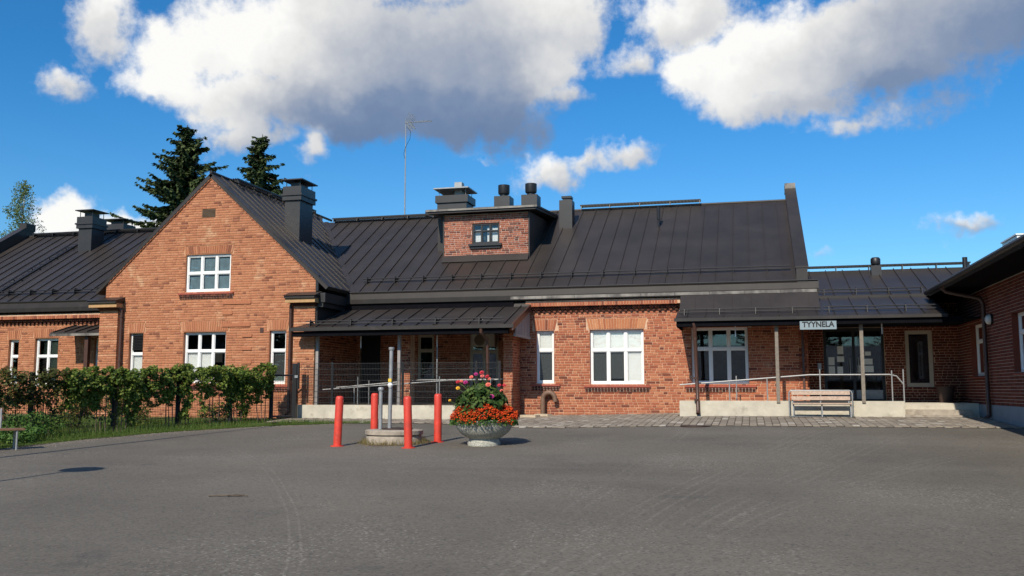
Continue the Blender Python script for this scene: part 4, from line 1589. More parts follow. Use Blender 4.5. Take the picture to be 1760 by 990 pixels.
MB().add([(2.15, LY + 0.2, 0.46), (3.84, LY + 0.2, 0.46), (3.84, LY + 0.2, 2.64), (2.15, LY + 0.2, 2.64), (2.15, LY + 1.2, 0.46), (3.84, LY + 1.2, 0.46), (3.84, LY + 1.2, 2.64), (2.15, LY + 1.2, 2.64)],
         [(4, 5, 6, 7), (0, 1, 5, 4), (1, 2, 6, 5), (2, 3, 7, 6), (3, 0, 4, 7)]).build('room_recess', 'interior', dr)
LS = Vector((0, 1, 0.36))
s_link = Slope(annex, (0, 28.75, 3.52), XF, LS, 1.67, 9.5, 0.0, 3.2, 0.52, name='roof', start=0.25)
MB().extrude([(1.67, 31.96, 4.66), (9.5, 31.96, 4.66), (9.5, 35.5, 3.4), (1.67, 35.5, 3.4)], (0, 0, -0.1)).build('rear_roof', 'roof_metal', annex)
m = MB()
m.box(1.98, 5.0, 28.66, 28.745, 3.44, 3.54)
m.build('gutter', 'roof_metal_worn', annex)
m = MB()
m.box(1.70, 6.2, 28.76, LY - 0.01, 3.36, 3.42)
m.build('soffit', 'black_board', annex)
snow_guard(annex, s_link, 2.0, 4.9, 0.25, 0.9)
walkway(annex, (1.75, 31.95, 4.66), (6.8, 31.95, 4.66), h=0.12)
m = MB()
m.box(3.78, 4.08, 31.2, 31.5, 4.2, 4.72)
vb = m.build('roof_vent', 'chimney_metal', annex)
MB().lathe([(0.10, 4.72), (0.10, 4.76), (0.14, 4.77), (0.15, 4.80), (0.15, 4.94), (0.11, 4.99), (0, 5.0)], (3.93, 31.35, 0), 18).build('vent_cowl', 'dark_metal', vb, True)
MB().tube([(6.45, 30.9, 4.1), (6.45, 30.9, 4.85)], 0.075, 12).build('vent_pipe', 'dark_metal', annex)
# right wing wall: u runs from far to near so that the face points to the yard
ops_r = [(-28.07, -26.50, 1.17, 2.58), (-23.82, -21.9, 1.20, 2.58)]
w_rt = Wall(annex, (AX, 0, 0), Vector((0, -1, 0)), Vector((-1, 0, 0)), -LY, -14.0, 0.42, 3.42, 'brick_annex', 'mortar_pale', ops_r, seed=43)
MB().box(AX - 0.03, AX + 0.27, 14.0, LY - 0.04, -0.4, 0.418).build('plinth', 'plinth_paint', annex)
for (a, b, c, d), cols in zip(ops_r, (2, 3)):
    f = window(annex, w_rt, a, b, c, d, cols, split=0.3, inset=0.14, fw=0.07, back='interior', blinds={(1, 1): ('curtain_blue', 1.0)} if cols == 3 else {(1, 1): (BG, 1.0)})
    s = MB()
    s.hexa([w_rt.P(a - 0.03, -0.13, c), w_rt.P(b + 0.03, -0.13, c), w_rt.P(b + 0.03, 0.03, c - 0.04), w_rt.P(a - 0.03, 0.03, c - 0.04)],
           [w_rt.P(a - 0.03, -0.13, c - 0.03), w_rt.P(b + 0.03, -0.13, c - 0.03), w_rt.P(b + 0.03, 0.03, c - 0.06), w_rt.P(a - 0.03, 0.03, c - 0.06)])
    s.build('sill', 'red_sill', f)
# roof and wide eaves of the right wing
rs = 0.30
m = MB()
q = [(4.9, 3.46), (4.9, 3.53), (11.0, 3.53 + rs * 6.1), (17.2, 3.5), (17.2, 3.4), (11.0, 3.40 + rs * 6.0)]
m.hexa([Vector((x, 12.0, z)) for x, z in q], [Vector((x, 29.2, z)) for x, z in q])
m.build('roof', 'roof_metal', annex)
MB().box(4.88, 4.90 - 0.002, 12.0, 28.0, 3.40, 3.545).build('fascia', 'dark_metal', annex)
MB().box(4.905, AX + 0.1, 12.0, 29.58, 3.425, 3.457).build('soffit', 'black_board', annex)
m = MB()
m.tube([(4.80, 12.0, 3.50), (4.80, 28.0, 3.50)], 0.065, 10)
m.build('gutter', 'roof_metal_worn', annex)
m = MB()
m.tube([(4.82, 26.0, 3.44), (4.95, 26.0, 3.32), (5.72, 26.0, 3.14), (5.80, 26.0, 3.0), (5.80, 26.0, 0.16), (5.70, 25.95, 0.06)], 0.055, 10)
for z in (2.6, 1.4, 0.5):
    m.tube([(5.80, 26.0, z), (5.80, 26.0, z + 0.05)], 0.066, 10)
m.build('downpipe', 'brown_metal', annex, True)
MB().box(AX + 0.25, 17, 12.2, LY, -0.3, 3.4).build('rear_walls', 'brick_annex', annex)
# entrance landing and steps
m = MB()
m.box(-1.95, 1.6, 26.86, FY - 0.02, -0.1, 0.16)
m.hexa([Vector((-1.95, 26.86, 0.16)), Vector((1.6, 26.86, 0.16)), Vector((1.6, FY - 0.02, 0.16)), Vector((-1.95, FY - 0.02, 0.16))],
       [Vector((-1.95, 26.86, 0.17)), Vector((1.6, 26.86, 0.44)), Vector((1.6, FY - 0.02, 0.44)), Vector((-1.95, FY - 0.02, 0.17))])
m.build('ramp', 'concrete', annex)
m = MB()
m.box(1.605, 3.9, 26.86, LY - 0.035, -0.1, 0.44)
m.box(3.905, AX - 0.035, 27.35, LY - 0.035, -0.1, 0.44)
m.build('landing', 'concrete', annex)
for k, (y0, zt) in enumerate(((26.95, 0.27),)):
    MB().box(3.93, 5.62, y0, 27.345, -0.1, zt).build('step', 'concrete_old', annex)
MB().box(3.93, 5.72, 26.62, 26.945, -0.1, 0.115 + 0.02).build('step', 'concrete_old', annex)
finish_walls([w_link, w_rt], 290)

# ------------------------------------------------------------------ concrete walls by the ramps
o = MB()
o.box(-1.97, 3.92, 26.64, 26.84, -0.1, 0.50)
tag(o.build('concrete_wall', 'concrete'), 'low pale concrete wall behind the bench at the signed entrance', 'wall')
o = MB()
o.box(-13.62, -7.06, 26.18, 26.38, -0.3, 0.345)
tag(o.build('concrete_wall', 'concrete'), 'low pale concrete wall below the mesh fence of the porch', 'wall')

# handrails
hr = thing('handrail', 'steel handrail rising along the ramp to the signed entrance', 'handrail', (0.8, 26.95, 0.2))
MB().tube([(-1.98, 26.92, 0.94), (1.55, 26.92, 1.21), (3.60, 26.92, 1.21), (3.78, 26.92, 1.17), (3.95, 26.92, 0.95)], 0.019, 8).build('rail', 'steel', hr, True)
for x, zt, zb in ((-1.50, 0.95, 0.18), (-0.42, 1.2, 0.28), (-0.60, 1.05, 0.27), (0.42, 1.10, 0.36), (1.82, 1.36, 0.44), (3.66, 1.32, 0.44), (3.95, 1.35, 0.44)):
    MB().tube([(x, 26.90 if x != -0.42 else 27.6, zb), (x, 26.90 if x != -0.42 else 27.6, zt)], 0.018, 8).build('post', 'steel', hr, True)
hr = thing('handrail', 'steel double handrail sloping up behind the porch mesh fence', 'handrail', (-10.5, 26.8, 0.3))
MB().tube([(-13.0, 26.75, 0.80), (-8.85, 26.75, 1.08), (-7.3, 26.75, 1.10)], 0.019, 8).build('rail', 'steel', hr, True)
MB().tube([(-13.0, 27.5, 0.86), (-10.0, 27.5, 1.10), (-7.3, 27.5, 1.12)], 0.019, 8).build('rail', 'steel', hr, True)
for x, y, zt in ((-11.75, 26.75, 1.20), (-11.7, 27.5, 1.1), (-12.2, 27.5, 0.86), (-9.10, 26.75, 1.20), (-7.5, 26.75, 1.12)):
    MB().tube([(x, y, 0.34), (x, y, zt)], 0.018, 8).build('post', 'galvanised', hr, True)

# ------------------------------------------------------------------ sign
sg = thing('sign', 'pale blue sign with black capitals hanging under the entrance canopy', 'sign', (1.78, 26.33, 2.5))
MB().box(1.31, 2.25, 26.315, 26.34, 2.42, 2.645).build('sign_plate', 'sign_plate', sg)
m = MB()
for x in (1.45, 2.1):
    m.tube([(x, 26.33, 2.64), (x, 26.33, 2.72)], 0.008, 6)
m.build('hanger', 'dark_metal', sg)
cu = bpy.data.curves.new('lettering', 'FONT')
cu.body = 'TYYNELA'
cu.size = 0.205
cu.space_character = 0.98
cu.align_x = 'CENTER'
cu.extrude = 0.002
cu.offset = 0.006
co = bpy.data.objects.new('lettering_curve', cu)
COL.objects.link(co)
dg = bpy.context.evaluated_depsgraph_get()
me = bpy.data.meshes.new_from_object(co.evaluated_get(dg))
bpy.data.objects.remove(co)
wid = max(v.co.x for v in me.vertices) - min(v.co.x for v in me.vertices)
k = 0.83 / wid
for v in me.vertices:
    v.co = Vector((1.78 + v.co.x * k, 26.311 - v.co.z, 2.487 + v.co.y))
me.materials.clear()
me.materials.append(MATS['sign_ink'])
lo = bpy.data.objects.new('lettering', me)
COL.objects.link(lo)
attach(lo, sg)

# notices on the entrance door
PAPERS = [(2.36, 1.66, .17, .24, 'white notice high on the left door leaf with a dark picture'), (2.62, 1.99, .17, .24, 'uppermost white notice on the left door leaf'),
          (2.62, 1.72, .20, .17, 'wide white notice in the middle of the left door leaf'), (2.36, 1.38, .18, .25, 'lower left white notice on the left door leaf'),
          (2.60, 1.37, .16, .25, 'lower right white notice on the left door leaf'), (3.40, 1.88, .17, .12, 'small white notice highest on the right door leaf'),
          (3.40, 1.64, .25, .17, 'wide white notice in the middle of the right door leaf'), (3.42, 1.42, .25, .19, 'lowest wide white notice on the right door leaf'),
          (3.14, 1.42, .08, .22, 'narrow white notice beside the handle of the right door leaf')]
for (x, z, wx, wz, lb) in PAPERS:
    o = MB().box(x - wx / 2, x + wx / 2, LY + 0.114, LY + 0.117, z - wz / 2, z + wz / 2).build('notice', 'paper')
    tag(o, lb, 'notice', 'notices on the entrance door')
o = thing('intercom', 'small grey door opener box on a post left of the entrance', 'intercom', (1.95, 28.9, 0.44))
MB().tube([(1.95, 28.9, 0.44), (1.95, 28.9, 1.4)], 0.02, 8).build('post', 'galvanised', o)
MB().box(1.90, 2.0, 28.83, 28.88, 1.38, 1.58).build('button_box', 'galvanised', o)

# ------------------------------------------------------------------ wall lamp, plant pot, roof unit, air conditioner
o = thing('wall_lamp', 'round pale wall lamp on the dark brick wing by the downpipe', 'lamp', (AX, 25.62, 2.56))
MB().tube([(AX, 25.62, 2.56), (AX - 0.05, 25.62, 2.56)], 0.15, 20).build('lamp_base', 'dark_metal', o, True)
m = MB()
vs = []
prof = [(0.13, 0.0), (0.125, 0.04), (0.10, 0.08), (0.05, 0.105), (0.0, 0.11)]
n = 20
for r, d in prof:
    for k in range(n):
        a = 2 * math.pi * k / n
        vs.append((AX - 0.05 - d, 25.62 + r * math.cos(a), 2.56 + r * math.sin(a)))
m.add(vs, [(i * n + k, i * n + (k + 1) % n, (i + 1) * n + (k + 1) % n, (i + 1) * n + k) for i in range(4) for k in range(n)])
m.build('lamp_glass', 'light_glass', o, True)
o = MB().lathe([(0.17, 0.0), (0.24, 0.42), (0.26, 0.42), (0.26, 0.46), (0.22, 0.46), (0.20, 0.40), (0.0, 0.40)], (5.35, 28.9, 0.44), 24).build('plant_pot', 'pot_dark', None, True)
tag(o, 'dark brown pot standing in the shaded corner by the steps', 'pot')
o = MB().box(7.4, 8.2, 28.8, 30.4, 3.9, 5.16).box(7.36, 8.24, 28.76, 30.44, 5.162, 5.20).build('roof_unit', 'white_paint')
o = MB()
o = thing('air_conditioner', 'beige outdoor air conditioner mounted high under the porch canopy', 'air conditioner', (-8.45, 29.4, 2.2))
MB().box(-8.82, -8.05, 29.15, 29.42, 2.20, 2.62).build('casing', 'ac_beige', o)
MB().tube([(-8.55, 29.152, 2.41), (-8.55, 29.135, 2.41)], 0.18, 20).build('fan_grille', 'vent_brown', o)
m = MB()
for x in (-8.7, -8.2):
    m.box(x - 0.015, x + 0.015, 29.15, 29.58, 2.16, 2.198)
m.build('bracket', 'dark_metal', o)
for ob in list(bpy.data.objects):
    if ob.name == 'roof_unit':
        tag(ob, 'pale metal ventilation unit on the roof of the right wing', 'roof unit')

# ------------------------------------------------------------------ aerial on the roof
an = thing('aerial', 'tall thin television aerial on the roof ridge', 'aerial', (-13.05, 33.95, 7.4))
MB().tube([(-13.05, 33.95, 7.3), (-13.05, 33.95, 9.4), (-13.05, 33.95, 11.5)], 0.028, 8, 0.02).build('mast', 'galvanised', an, True)
m = MB()
m.tube([(-13.05, 33.9, 11.36), (-11.95, 33.9, 11.33)], 0.014, 6)
for i in range(14):
    x = -12.62 + i * 0.05
    m.tube([(x, 33.82, 11.36), (x, 33.98, 11.36)], 0.006, 4)
    m.tube([(x, 33.9, 11.32), (x, 33.9, 11.40)], 0.008, 4)
m.build('boom', 'galvanised', an)
m = MB()
for dy in (-0.25, -0.12, 0.0, 0.12, 0.25):
    for s in (1, -1):
        m.tube([(-12.98 + abs(dy) * 0.1, 33.9 + dy, 11.36), (-12.80, 33.9 + dy, 11.36 + s * 0.34)], 0.008, 4)
        m.tube([(-12.86 + abs(dy) * 0.1, 33.9 + dy, 11.38 * 1.0), (-12.68, 33.9 + dy, 11.36 + s * 0.28)], 0.008, 4)
m.build('reflector', 'galvanised', an)
m = MB()
m.tube([(-13.02, 33.93, 11.2), (-12.84, 33.93, 11.0), (-12.86, 33.93, 10.7), (-13.03, 33.93, 10.4), (-13.12, 33.93, 10.1), (-13.06, 33.93, 9.9)], 0.008, 5)
m.build('cable', 'dark_metal', an)

# ------------------------------------------------------------------ block paving
pav = sheet('paving', lambda y: (-13.6, AX - 0.04), [22.9 + 0.25 * i for i in range(23)], 60, -0.012, 'joint_sand')
pav.data.clear_geometry()
V, F = [], []
xs = np.linspace(-13.7, AX - 0.035, 80)
for i, x in enumerate(xs):
    y0 = PAVE_Y(x)
    for j in range(13):
        y = y0 + (FY - 0.0 - y0) * j / 12
        V.append((x, y, gz(x, y) + 0.006))
for i in range(len(xs) - 1):
    for j in range(12):
        a = i * 13 + j
        F.append((a, a + 13, a + 14, a + 1))
pav.data.from_pydata(V, [], F)
tag(pav, kind='structure')
PL, PW = 0.178, 0.262
allp = []
col = 0
x = -13.6
while x < AX - 0.2:
    y = 22.96 + (col % 2) * PW / 2
    while y < 28.3 - PW:
        cx, cy = x + PL / 2, y + PW / 2
        if cy - PW / 2 > PAVE_Y(cx) and not (cy > 26.0 and -13.7 < cx < -6.6) and not (cy > 26.45 and cx > -2.1):
            allp.append((cx, cy))
        y += PW
    x += PL
    col += 1
near = sorted(range(len(allp)), key=lambda i: allp[i][1] * 0.97 - allp[i][0] * 0.25 + (8 if allp[i][0] > 4.2 else 0))[:290]
nset = set(near)
pmesh = bpy.data.meshes.new('paver')
hl, hw, ht, e = PL / 2 - 0.009, PW / 2 - 0.010, 0.014, 0.006
pmesh.from_pydata([(-hl, -hw, -0.02), (hl, -hw, -0.02), (hl, hw, -0.02), (-hl, hw, -0.02), (-hl, -hw, ht - e), (hl, -hw, ht - e), (hl, hw, ht - e), (-hl, hw, ht - e), (-hl + e, -hw + e, ht), (hl - e, -hw + e, ht), (hl - e, hw - e, ht), (-hl + e, hw - e, ht)], [],
                  [(0, 1, 5, 4), (1, 2, 6, 5), (2, 3, 7, 6), (3, 0, 4, 7), (4, 5, 9, 8), (5, 6, 10, 9), (6, 7, 11, 10), (7, 4, 8, 11), (8, 9, 10, 11)])
pmesh.materials.append(MATS['paver'])
pv = np.array([v.co[:] for v in pmesh.vertices])
pf = np.array([tuple(p.vertices) for p in pmesh.polygons])
VV, FF = [], []
for i, (cx, cy) in enumerate(allp):
    g0 = gz(cx, cy) + 0.012 + random.uniform(-0.002, 0.003)
    sx = (gz(cx + 0.1, cy) - gz(cx - 0.1, cy)) / 0.2
    sy = (gz(cx, cy + 0.1) - gz(cx, cy - 0.1)) / 0.2
    if i in nset:
        o = bpy.data.objects.new('paver', pmesh)
        COL.objects.link(o)
        o.parent = pav
        o.location = (cx, cy, g0)
        o.rotation_euler = (math.atan(sy), -math.atan(sx), random.uniform(-0.012, 0.012))
    else:
        q = pv.copy()
        q[:, 2] += g0 + q[:, 0] * sx + q[:, 1] * sy
        q[:, 0] += cx
        q[:, 1] += cy
        FF.append(pf + len(VV) * 12)
        VV.append(q)
tag(arr_mesh('paver_field', np.concatenate(VV), np.concatenate(FF), 'paver', pav), kind='stuff')
o = MB().lathe([(0.0, -0.02), (0.36, -0.02), (0.36, 0.022), (0.33, 0.026), (0.0, 0.026)], (-1.33, 22.90, gz(-1.33, 22.9)), 30).build('manhole_cover', 'iron_cover')
tag(o, 'rusty round iron manhole cover at the edge of the block paving', 'manhole cover')
# worn stone slabs beside the porch pillar
for k, (x, y, w_, d_, r_, lb) in enumerate(((-6.42, 27.25, 0.55, 0.26, 0.35, 'worn sandstone slab lying nearest the porch pillar'), (-6.12, 27.72, 0.50, 0.24, 0.45, 'worn sandstone slab lying by the foot of the bent vent pipe'))):
    b = MB().box(-w_ / 2, w_ / 2, -d_ / 2, d_ / 2, -0.02, 0.07)
    o = b.build('stone_slab', 'sandstone')
    o.location = (x, y, gz(x, y) + 0.02)
    o.rotation_euler = (0, 0, -r_)
    tag(o, lb, 'stone slab', 'loose slabs by the porch pillar')

# ------------------------------------------------------------------ bollards, shaft, pipes
bol = thing('bollard', 'front left red bollard beside the concrete shaft', 'bollard', group='red bollards round the concrete shaft')
MB().lathe([(0.083, 0.0), (0.083, 0.97), (0.076, 1.005), (0.055, 1.025), (0.0, 1.03)], (0, 0, 0), 24).build('post', 'red_paint', bol, True)
MB().lathe([(0.14, -0.01), (0.14, 0.012), (0.10, 0.016), (0.0, 0.017)], (0, 0, 0), 24).build('foot_plate', 'red_paint', bol, True)
spots = [(-8.29, 17.89, 0.035, 'front left red bollard beside the concrete shaft'), (-8.13, 19.45, 0.0, 'red bollard behind the concrete shaft next to the grey pipes'),
         (-6.69, 17.77, -0.03, 'red bollard standing right in front of the concrete shaft'), (-6.53, 19.11, 0.0, 'red bollard nearest the flower bowl')]
for i, (x, y, t, lb) in enumerate(spots):
    o = bol if i == 0 else copy_tree(bol)
    o.location = (x, y, gz(x, y))
    o.rotation_euler = (0, t, 0.3 * i)
    o['label'] = lb
SX, SY = -7.42, 18.85
sz = gz(SX, SY)
sh = thing('utility_shaft', 'round weathered concrete shaft with a flat lid between the bollards', 'shaft', (SX, SY, sz))
MB().lathe([(0.60, -0.05), (0.59, 0.13), (0.57, 0.17), (0.0, 0.17)], (SX, SY, sz), 40).build('ring', 'concrete_old', sh, True)
MB().lathe([(0.60, 0.172), (0.615, 0.185), (0.615, 0.262), (0.60, 0.275), (0.40, 0.28), (0.0, 0.28)], (SX, SY, sz), 40).build('lid', 'concrete_old', sh, True)
MB().lathe([(0.33, 0.281), (0.33, 0.305), (0.30, 0.31), (0.0, 0.31)], (SX + 0.05, SY + 0.05, sz), 32).build('hatch', 'iron_cover', sh, True)
tp = thing('vent_pipe', 'tall grey pipe with a cap standing on the concrete shaft', 'pipe', (-7.49, 18.75, sz + 0.28))
MB().tube([(-7.49, 18.75, sz + 0.285), (-7.47, 18.75, sz + 1.98)], 0.042, 14).build('tube', 'galvanised', tp, True)
MB().lathe([(0.055, 0), (0.06, 0.01), (0.06, 0.05), (0.05, 0.06), (0, 0.06)], (-7.47, 18.75, sz + 1.97), 16).build('cap', 'galvanised', tp, True)
MB().lathe([(0.0, -0.062), (0.035, -0.05), (0.06, -0.0), (0.035, 0.05), (0, 0.062)], (-7.475, 18.72, sz + 1.22), 14).build('fitting', 'white_paint', tp, True)
MB().box(-7.512, -7.44, 18.69, 18.72, sz + 1.29, sz + 1.36).build('tag', 'yellow_tag', tp)
sp = thing('vent_pipe', 'short grey pipe with a cap standing on the concrete shaft', 'pipe', (-7.70, 18.75, sz + 0.28))
MB().tube([(-7.70, 18.75, sz + 0.285), (-7.70, 18.75, sz + 1.12)], 0.042, 14).build('tube', 'galvanised', sp, True)
MB().lathe([(0.055, 0), (0.062, 0.01), (0.062, 0.06), (0.05, 0.075), (0, 0.08)], (-7.70, 18.75, sz + 1.10), 16).build('cap', 'galvanised', sp, True)

# ------------------------------------------------------------------ planter with flowers
PX, PY = -5.34, 18.55
pz = gz(PX, PY)
pl = MB()
pl.lathe([(0.33, -0.02), (0.34, 0.05), (0.31, 0.10), (0.30, 0.13), (0.38, 0.17), (0.48, 0.24), (0.555, 0.33), (0.585, 0.42), (0.59, 0.50), (0.575, 0.515), (0.52, 0.51), (0.50, 0.47), (0.0, 0.46)], (PX, PY, pz), 48)
tag(pl.build('planter', 'exposed_aggregate', None, True), 'round speckled concrete flower bowl on a short foot', 'planter')


def blades(n, fn, name, mat, parent=None):
    V, F = [], []
    for i in range(n):
        t = fn(i)
        if t is None:
            continue
        V.extend(t)
        k = len(V)
        F.append((k - 4, k - 3, k - 2, k - 1))
    return arr_mesh(name, V, F, mat, parent)


def leaf(c, size, nrm, aspect=0.55, up=None):
    n = Vector(nrm).normalized()
    a = n.cross(Vector(up) if up else Vector((random.gauss(0, 1), random.gauss(0, 1), random.gauss(0, 1)))).normalized()
    b = n.cross(a)
    c = Vector(c)
    return [c - a * size * 0.5, c - b * size * 0.5 * aspect + a * size * 0.05 + n * size * 0.08, c + a * size * 0.5, c + b * size * 0.5 * aspect + a * size * 0.05 + n * size * 0.08]


def rv():
    return Vector((random.gauss(0, 1), random.gauss(0, 1), random.gauss(0, 1)))


# marigolds: a low ring of orange flowers spilling over the rim
mg = thing('marigold_plants', 'dense ring of orange marigolds spilling over the flower bowl', 'flowers', (PX, PY, pz + 0.47))
def mleaf(i):
    a = random.uniform(0, 2 * math.pi)
    r = 0.70 * math.sqrt(random.random())
    z = pz + 0.50 + 0.26 * (1 - (r / 0.72) ** 2) * random.uniform(0.1, 1) - (0.10 * random.random() if r > 0.58 else 0)
    return leaf((PX + r * math.cos(a), PY + r * math.sin(a), z), random.uniform(0.04, 0.075), rv() + Vector((0, 0, 0.6)))


tag(blades(3600, mleaf, 'foliage', 'shrub_green', mg), kind='stuff')
def blob_cloud(pts, name, mat, parent):
    V, F = [], []
    base = [(0, 0, 1)] + [(math.cos(k * math.pi / 3), math.sin(k * math.pi / 3), 0.25) for k in range(6)] + [(0, 0, -0.5)]
    fc = [(0, 1 + k, 1 + (k + 1) % 6) for k in range(6)] + [(7, 1 + (k + 1) % 6, 1 + k) for k in range(6)]
    for (c, s, n) in pts:
        q = Vector(n).to_track_quat('Z', 'Y')
        o = len(V)
        for b_ in base:
            p = q @ Vector(b_) * s * random.uniform(0.85, 1.15)
            V.append(Vector(c) + p)
        F += [tuple(i + o for i in f_) for f_ in fc]
    return arr_mesh(name, V, F, mat, parent)


pts = []
for i in range(2500):
    a = random.uniform(0, 2 * math.pi)
    r = 0.70 * (0.25 + 0.75 * math.sqrt(random.random()))
    hgt = 0.25 * (1 - (r / 0.78) ** 3) + random.uniform(-0.02, 0.05) + 0.05 * math.sin(a * 5 + 1)
    z = pz + 0.52 + hgt - (random.random() * 0.12 if r > 0.6 else 0)
    pts.append(((PX + r * math.cos(a), PY + r * math.sin(a), z), random.uniform(0.012, 0.022), (math.cos(a) * 0.6, math.sin(a) * 0.6 - 0.3, 1)))
tag(blob_cloud(pts, 'blossoms', 'marigold', mg), kind='stuff')

# dahlias: a leafy bush with round blooms on stalks
dh = thing('dahlia_plant', 'tall leafy dahlia bush with pink and red blooms growing from the bowl', 'flowers', (PX, PY, pz + 0.47))
def dleaf(i):
    a = random.uniform(0, 2 * math.pi)
    t = random.random()
    z = 0.58 + 0.66 * t
    rmax = 0.52 * math.sin(math.pi * min(1, 0.32 + 0.68 * t)) ** 0.7 + 0.06
    r = rmax * math.sqrt(random.uniform(0.2, 1))
    n = Vector((math.cos(a), math.sin(a), 0.9)) + rv() * 0.75
    return leaf((PX - 0.04 + r * math.cos(a), PY + r * math.sin(a), pz + z), random.uniform(0.09, 0.17), n, 0.5)


tag(blades(1300, dleaf, 'foliage', 'dahlia_leaf', dh), kind='stuff')


def bloom(c, s, mat, face=(0, -0.6, 0.8), stalk=None):
    V, F = [], []
    q = Vector(face).to_track_quat('Z', 'Y')
    for ring, (r0, r1, z0, z1, n) in enumerate(((0.25, 1.0, -0.10, 0.02, 10), (0.2, 0.80, 0.08, 0.26, 9), (0.12, 0.55, 0.22, 0.42, 7), (0.05, 0.28, 0.36, 0.50, 5))):
        for k in range(n):
            a = 2 * math.pi * (k + 0.5 * (ring % 2)) / n
            w_ = math.pi / n * 1.15
            o = len(V)
            for (r, z, da) in ((r0, z0, 0), ((r0 + r1) * 0.55, (z0 + z1) / 2 - 0.03, -w_), (r1, z1 + 0.02, 0), ((r0 + r1) * 0.55, (z0 + z1) / 2 - 0.03, w_)):
                V.append(Vector(c) + q @ (Vector((r * math.cos(a + da), r * math.sin(a + da), z)) * s))
            F.append((o, o + 1, o + 2, o + 3))
    ob = arr_mesh('bloom', V, F, mat, dh)
    if stalk:
        m = MB()
        m.tube([stalk, (Vector(stalk) * 0.4 + Vector(c) * 0.6) + Vector((0, 0, 0.02)), Vector(c) - Vector((0, 0, 0.01))], 0.007, 5)
        m.build('stalk', 'dahlia_leaf', dh)
    return ob


def at_dy(px, py, Y):
    fw = Vector((-math.sin(YAW) * math.cos(PITCH), math.cos(YAW) * math.cos(PITCH), math.sin(PITCH)))
    rt = Vector((math.cos(YAW), math.sin(YAW), 0))
    up = rt.cross(fw)
    d = fw * FPX + rt * (px - 880) - up * (py - 495)
    return EYE + d * ((Y - EYE.y) / d.y)


BL = [(828, 640, 0.055, 'bloom_red'), (818, 643, 0.05, 'bloom_magenta'), (829, 646, 0.05, 'bloom_pink'), (837, 647, 0.05, 'bloom_red'), (810, 648, 0.05, 'bloom_coral'), (841, 651, 0.04, 'bloom_coral'),
      (787, 656, 0.05, 'bloom_red'), (793, 655, 0.04, 'bloom_coral'), (800, 657, 0.058, 'bloom_magenta'), (839, 661, 0.062, 'bloom_coral'), (858, 662, 0.045, 'bloom_red'), (867, 662, 0.045, 'bloom_red'),
      (862, 671, 0.04, 'bloom_coral'), (787, 667, 0.05, 'bloom_yellow'), (818, 683, 0.05, 'bloom_magenta'), (845, 681, 0.062, 'bloom_magenta'), (773, 688, 0.035, 'bloom_yellow')]
for (px, py, s, mt) in BL:
    yy = 18.25 if 800 < px < 860 and py > 655 else 18.45
    c = at_dy(px, py, yy)
    root = (PX + (c.x - PX) * 0.45, PY + (c.y - PY) * 0.5, max(pz + 0.55, c.z - 0.28))
    bloom(c, s, mt, (random.uniform(-0.3, 0.3), -0.7, 0.7), root)

# ------------------------------------------------------------------ benches
def slat(a, b, w_, t, nrm, up):
    """a plank from a to b, w_ wide along up, t thick along nrm"""
    a, b, nrm, up = Vector(a), Vector(b), Vector(nrm).normalized(), Vector(up).normalized()
    q = [a - up * w_ / 2 - nrm * t / 2, a + up * w_ / 2 - nrm * t / 2, a + up * w_ / 2 + nrm * t / 2, a - up * w_ / 2 + nrm * t / 2]
    return MB().hexa(q, [p + (b - a) for p in q])


by = 26.12
bz = gz(1.8, by) + 0.03
bn = thing('bench', 'steel framed bench with pale wooden slats against the low wall', 'bench', (1.77, by, bz))
x0, x1 = 0.97, 2.58
for k, z in enumerate((0.61, 0.45 + 0.02)):
    slat((x0 + 0.06, by + 0.17 + 0.03 * (1 - k), bz + z + 0.02), (x1 - 0.06, by + 0.17 + 0.03 * (1 - k), bz + z + 0.02), 0.10, 0.025, (0, -1, 0.15), (0, 0.15, 1)).build('backrest_slat', 'bench_wood', bn)
for k in range(4):
    slat((x0 + 0.06, by - 0.28 + k * 0.115, bz + 0.355), (x1 - 0.06, by - 0.28 + k * 0.115, bz + 0.355), 0.095, 0.03, (0, 0, 1), (0, 1, 0)).build('seat_slat', 'bench_wood', bn)
m = MB()
m.tube([(x0, by + 0.22, bz), (x0, by + 0.22, bz + 0.62), (x0 + 0.02, by + 0.22, bz + 0.67), (x0 + 0.07, by + 0.22, bz + 0.695), (x1 - 0.07, by + 0.22, bz + 0.695), (x1 - 0.02, by + 0.22, bz + 0.67), (x1, by + 0.22, bz + 0.62), (x1, by + 0.22, bz)], 0.019, 8)
m.build('back_frame', 'galvanised', bn, True)
for x in (x0 + 0.09, (x0 + x1) / 2, x1 - 0.09):
    m = MB()
    m.tube([(x, by - 0.26, bz), (x, by - 0.24, bz + 0.335), (x, by + 0.19, bz + 0.335), (x, by + 0.205, bz + 0.5)], 0.019, 8)
    m.build('leg', 'galvanised', bn, True)
m = MB()
m.tube([(x0, by + 0.22, bz + 0.015), (x0, by - 0.27, bz + 0.015), (x1, by - 0.27, bz + 0.015), (x1, by + 0.22, bz + 0.015)], 0.017, 8)
m.build('floor_rail', 'galvanised', bn, True)

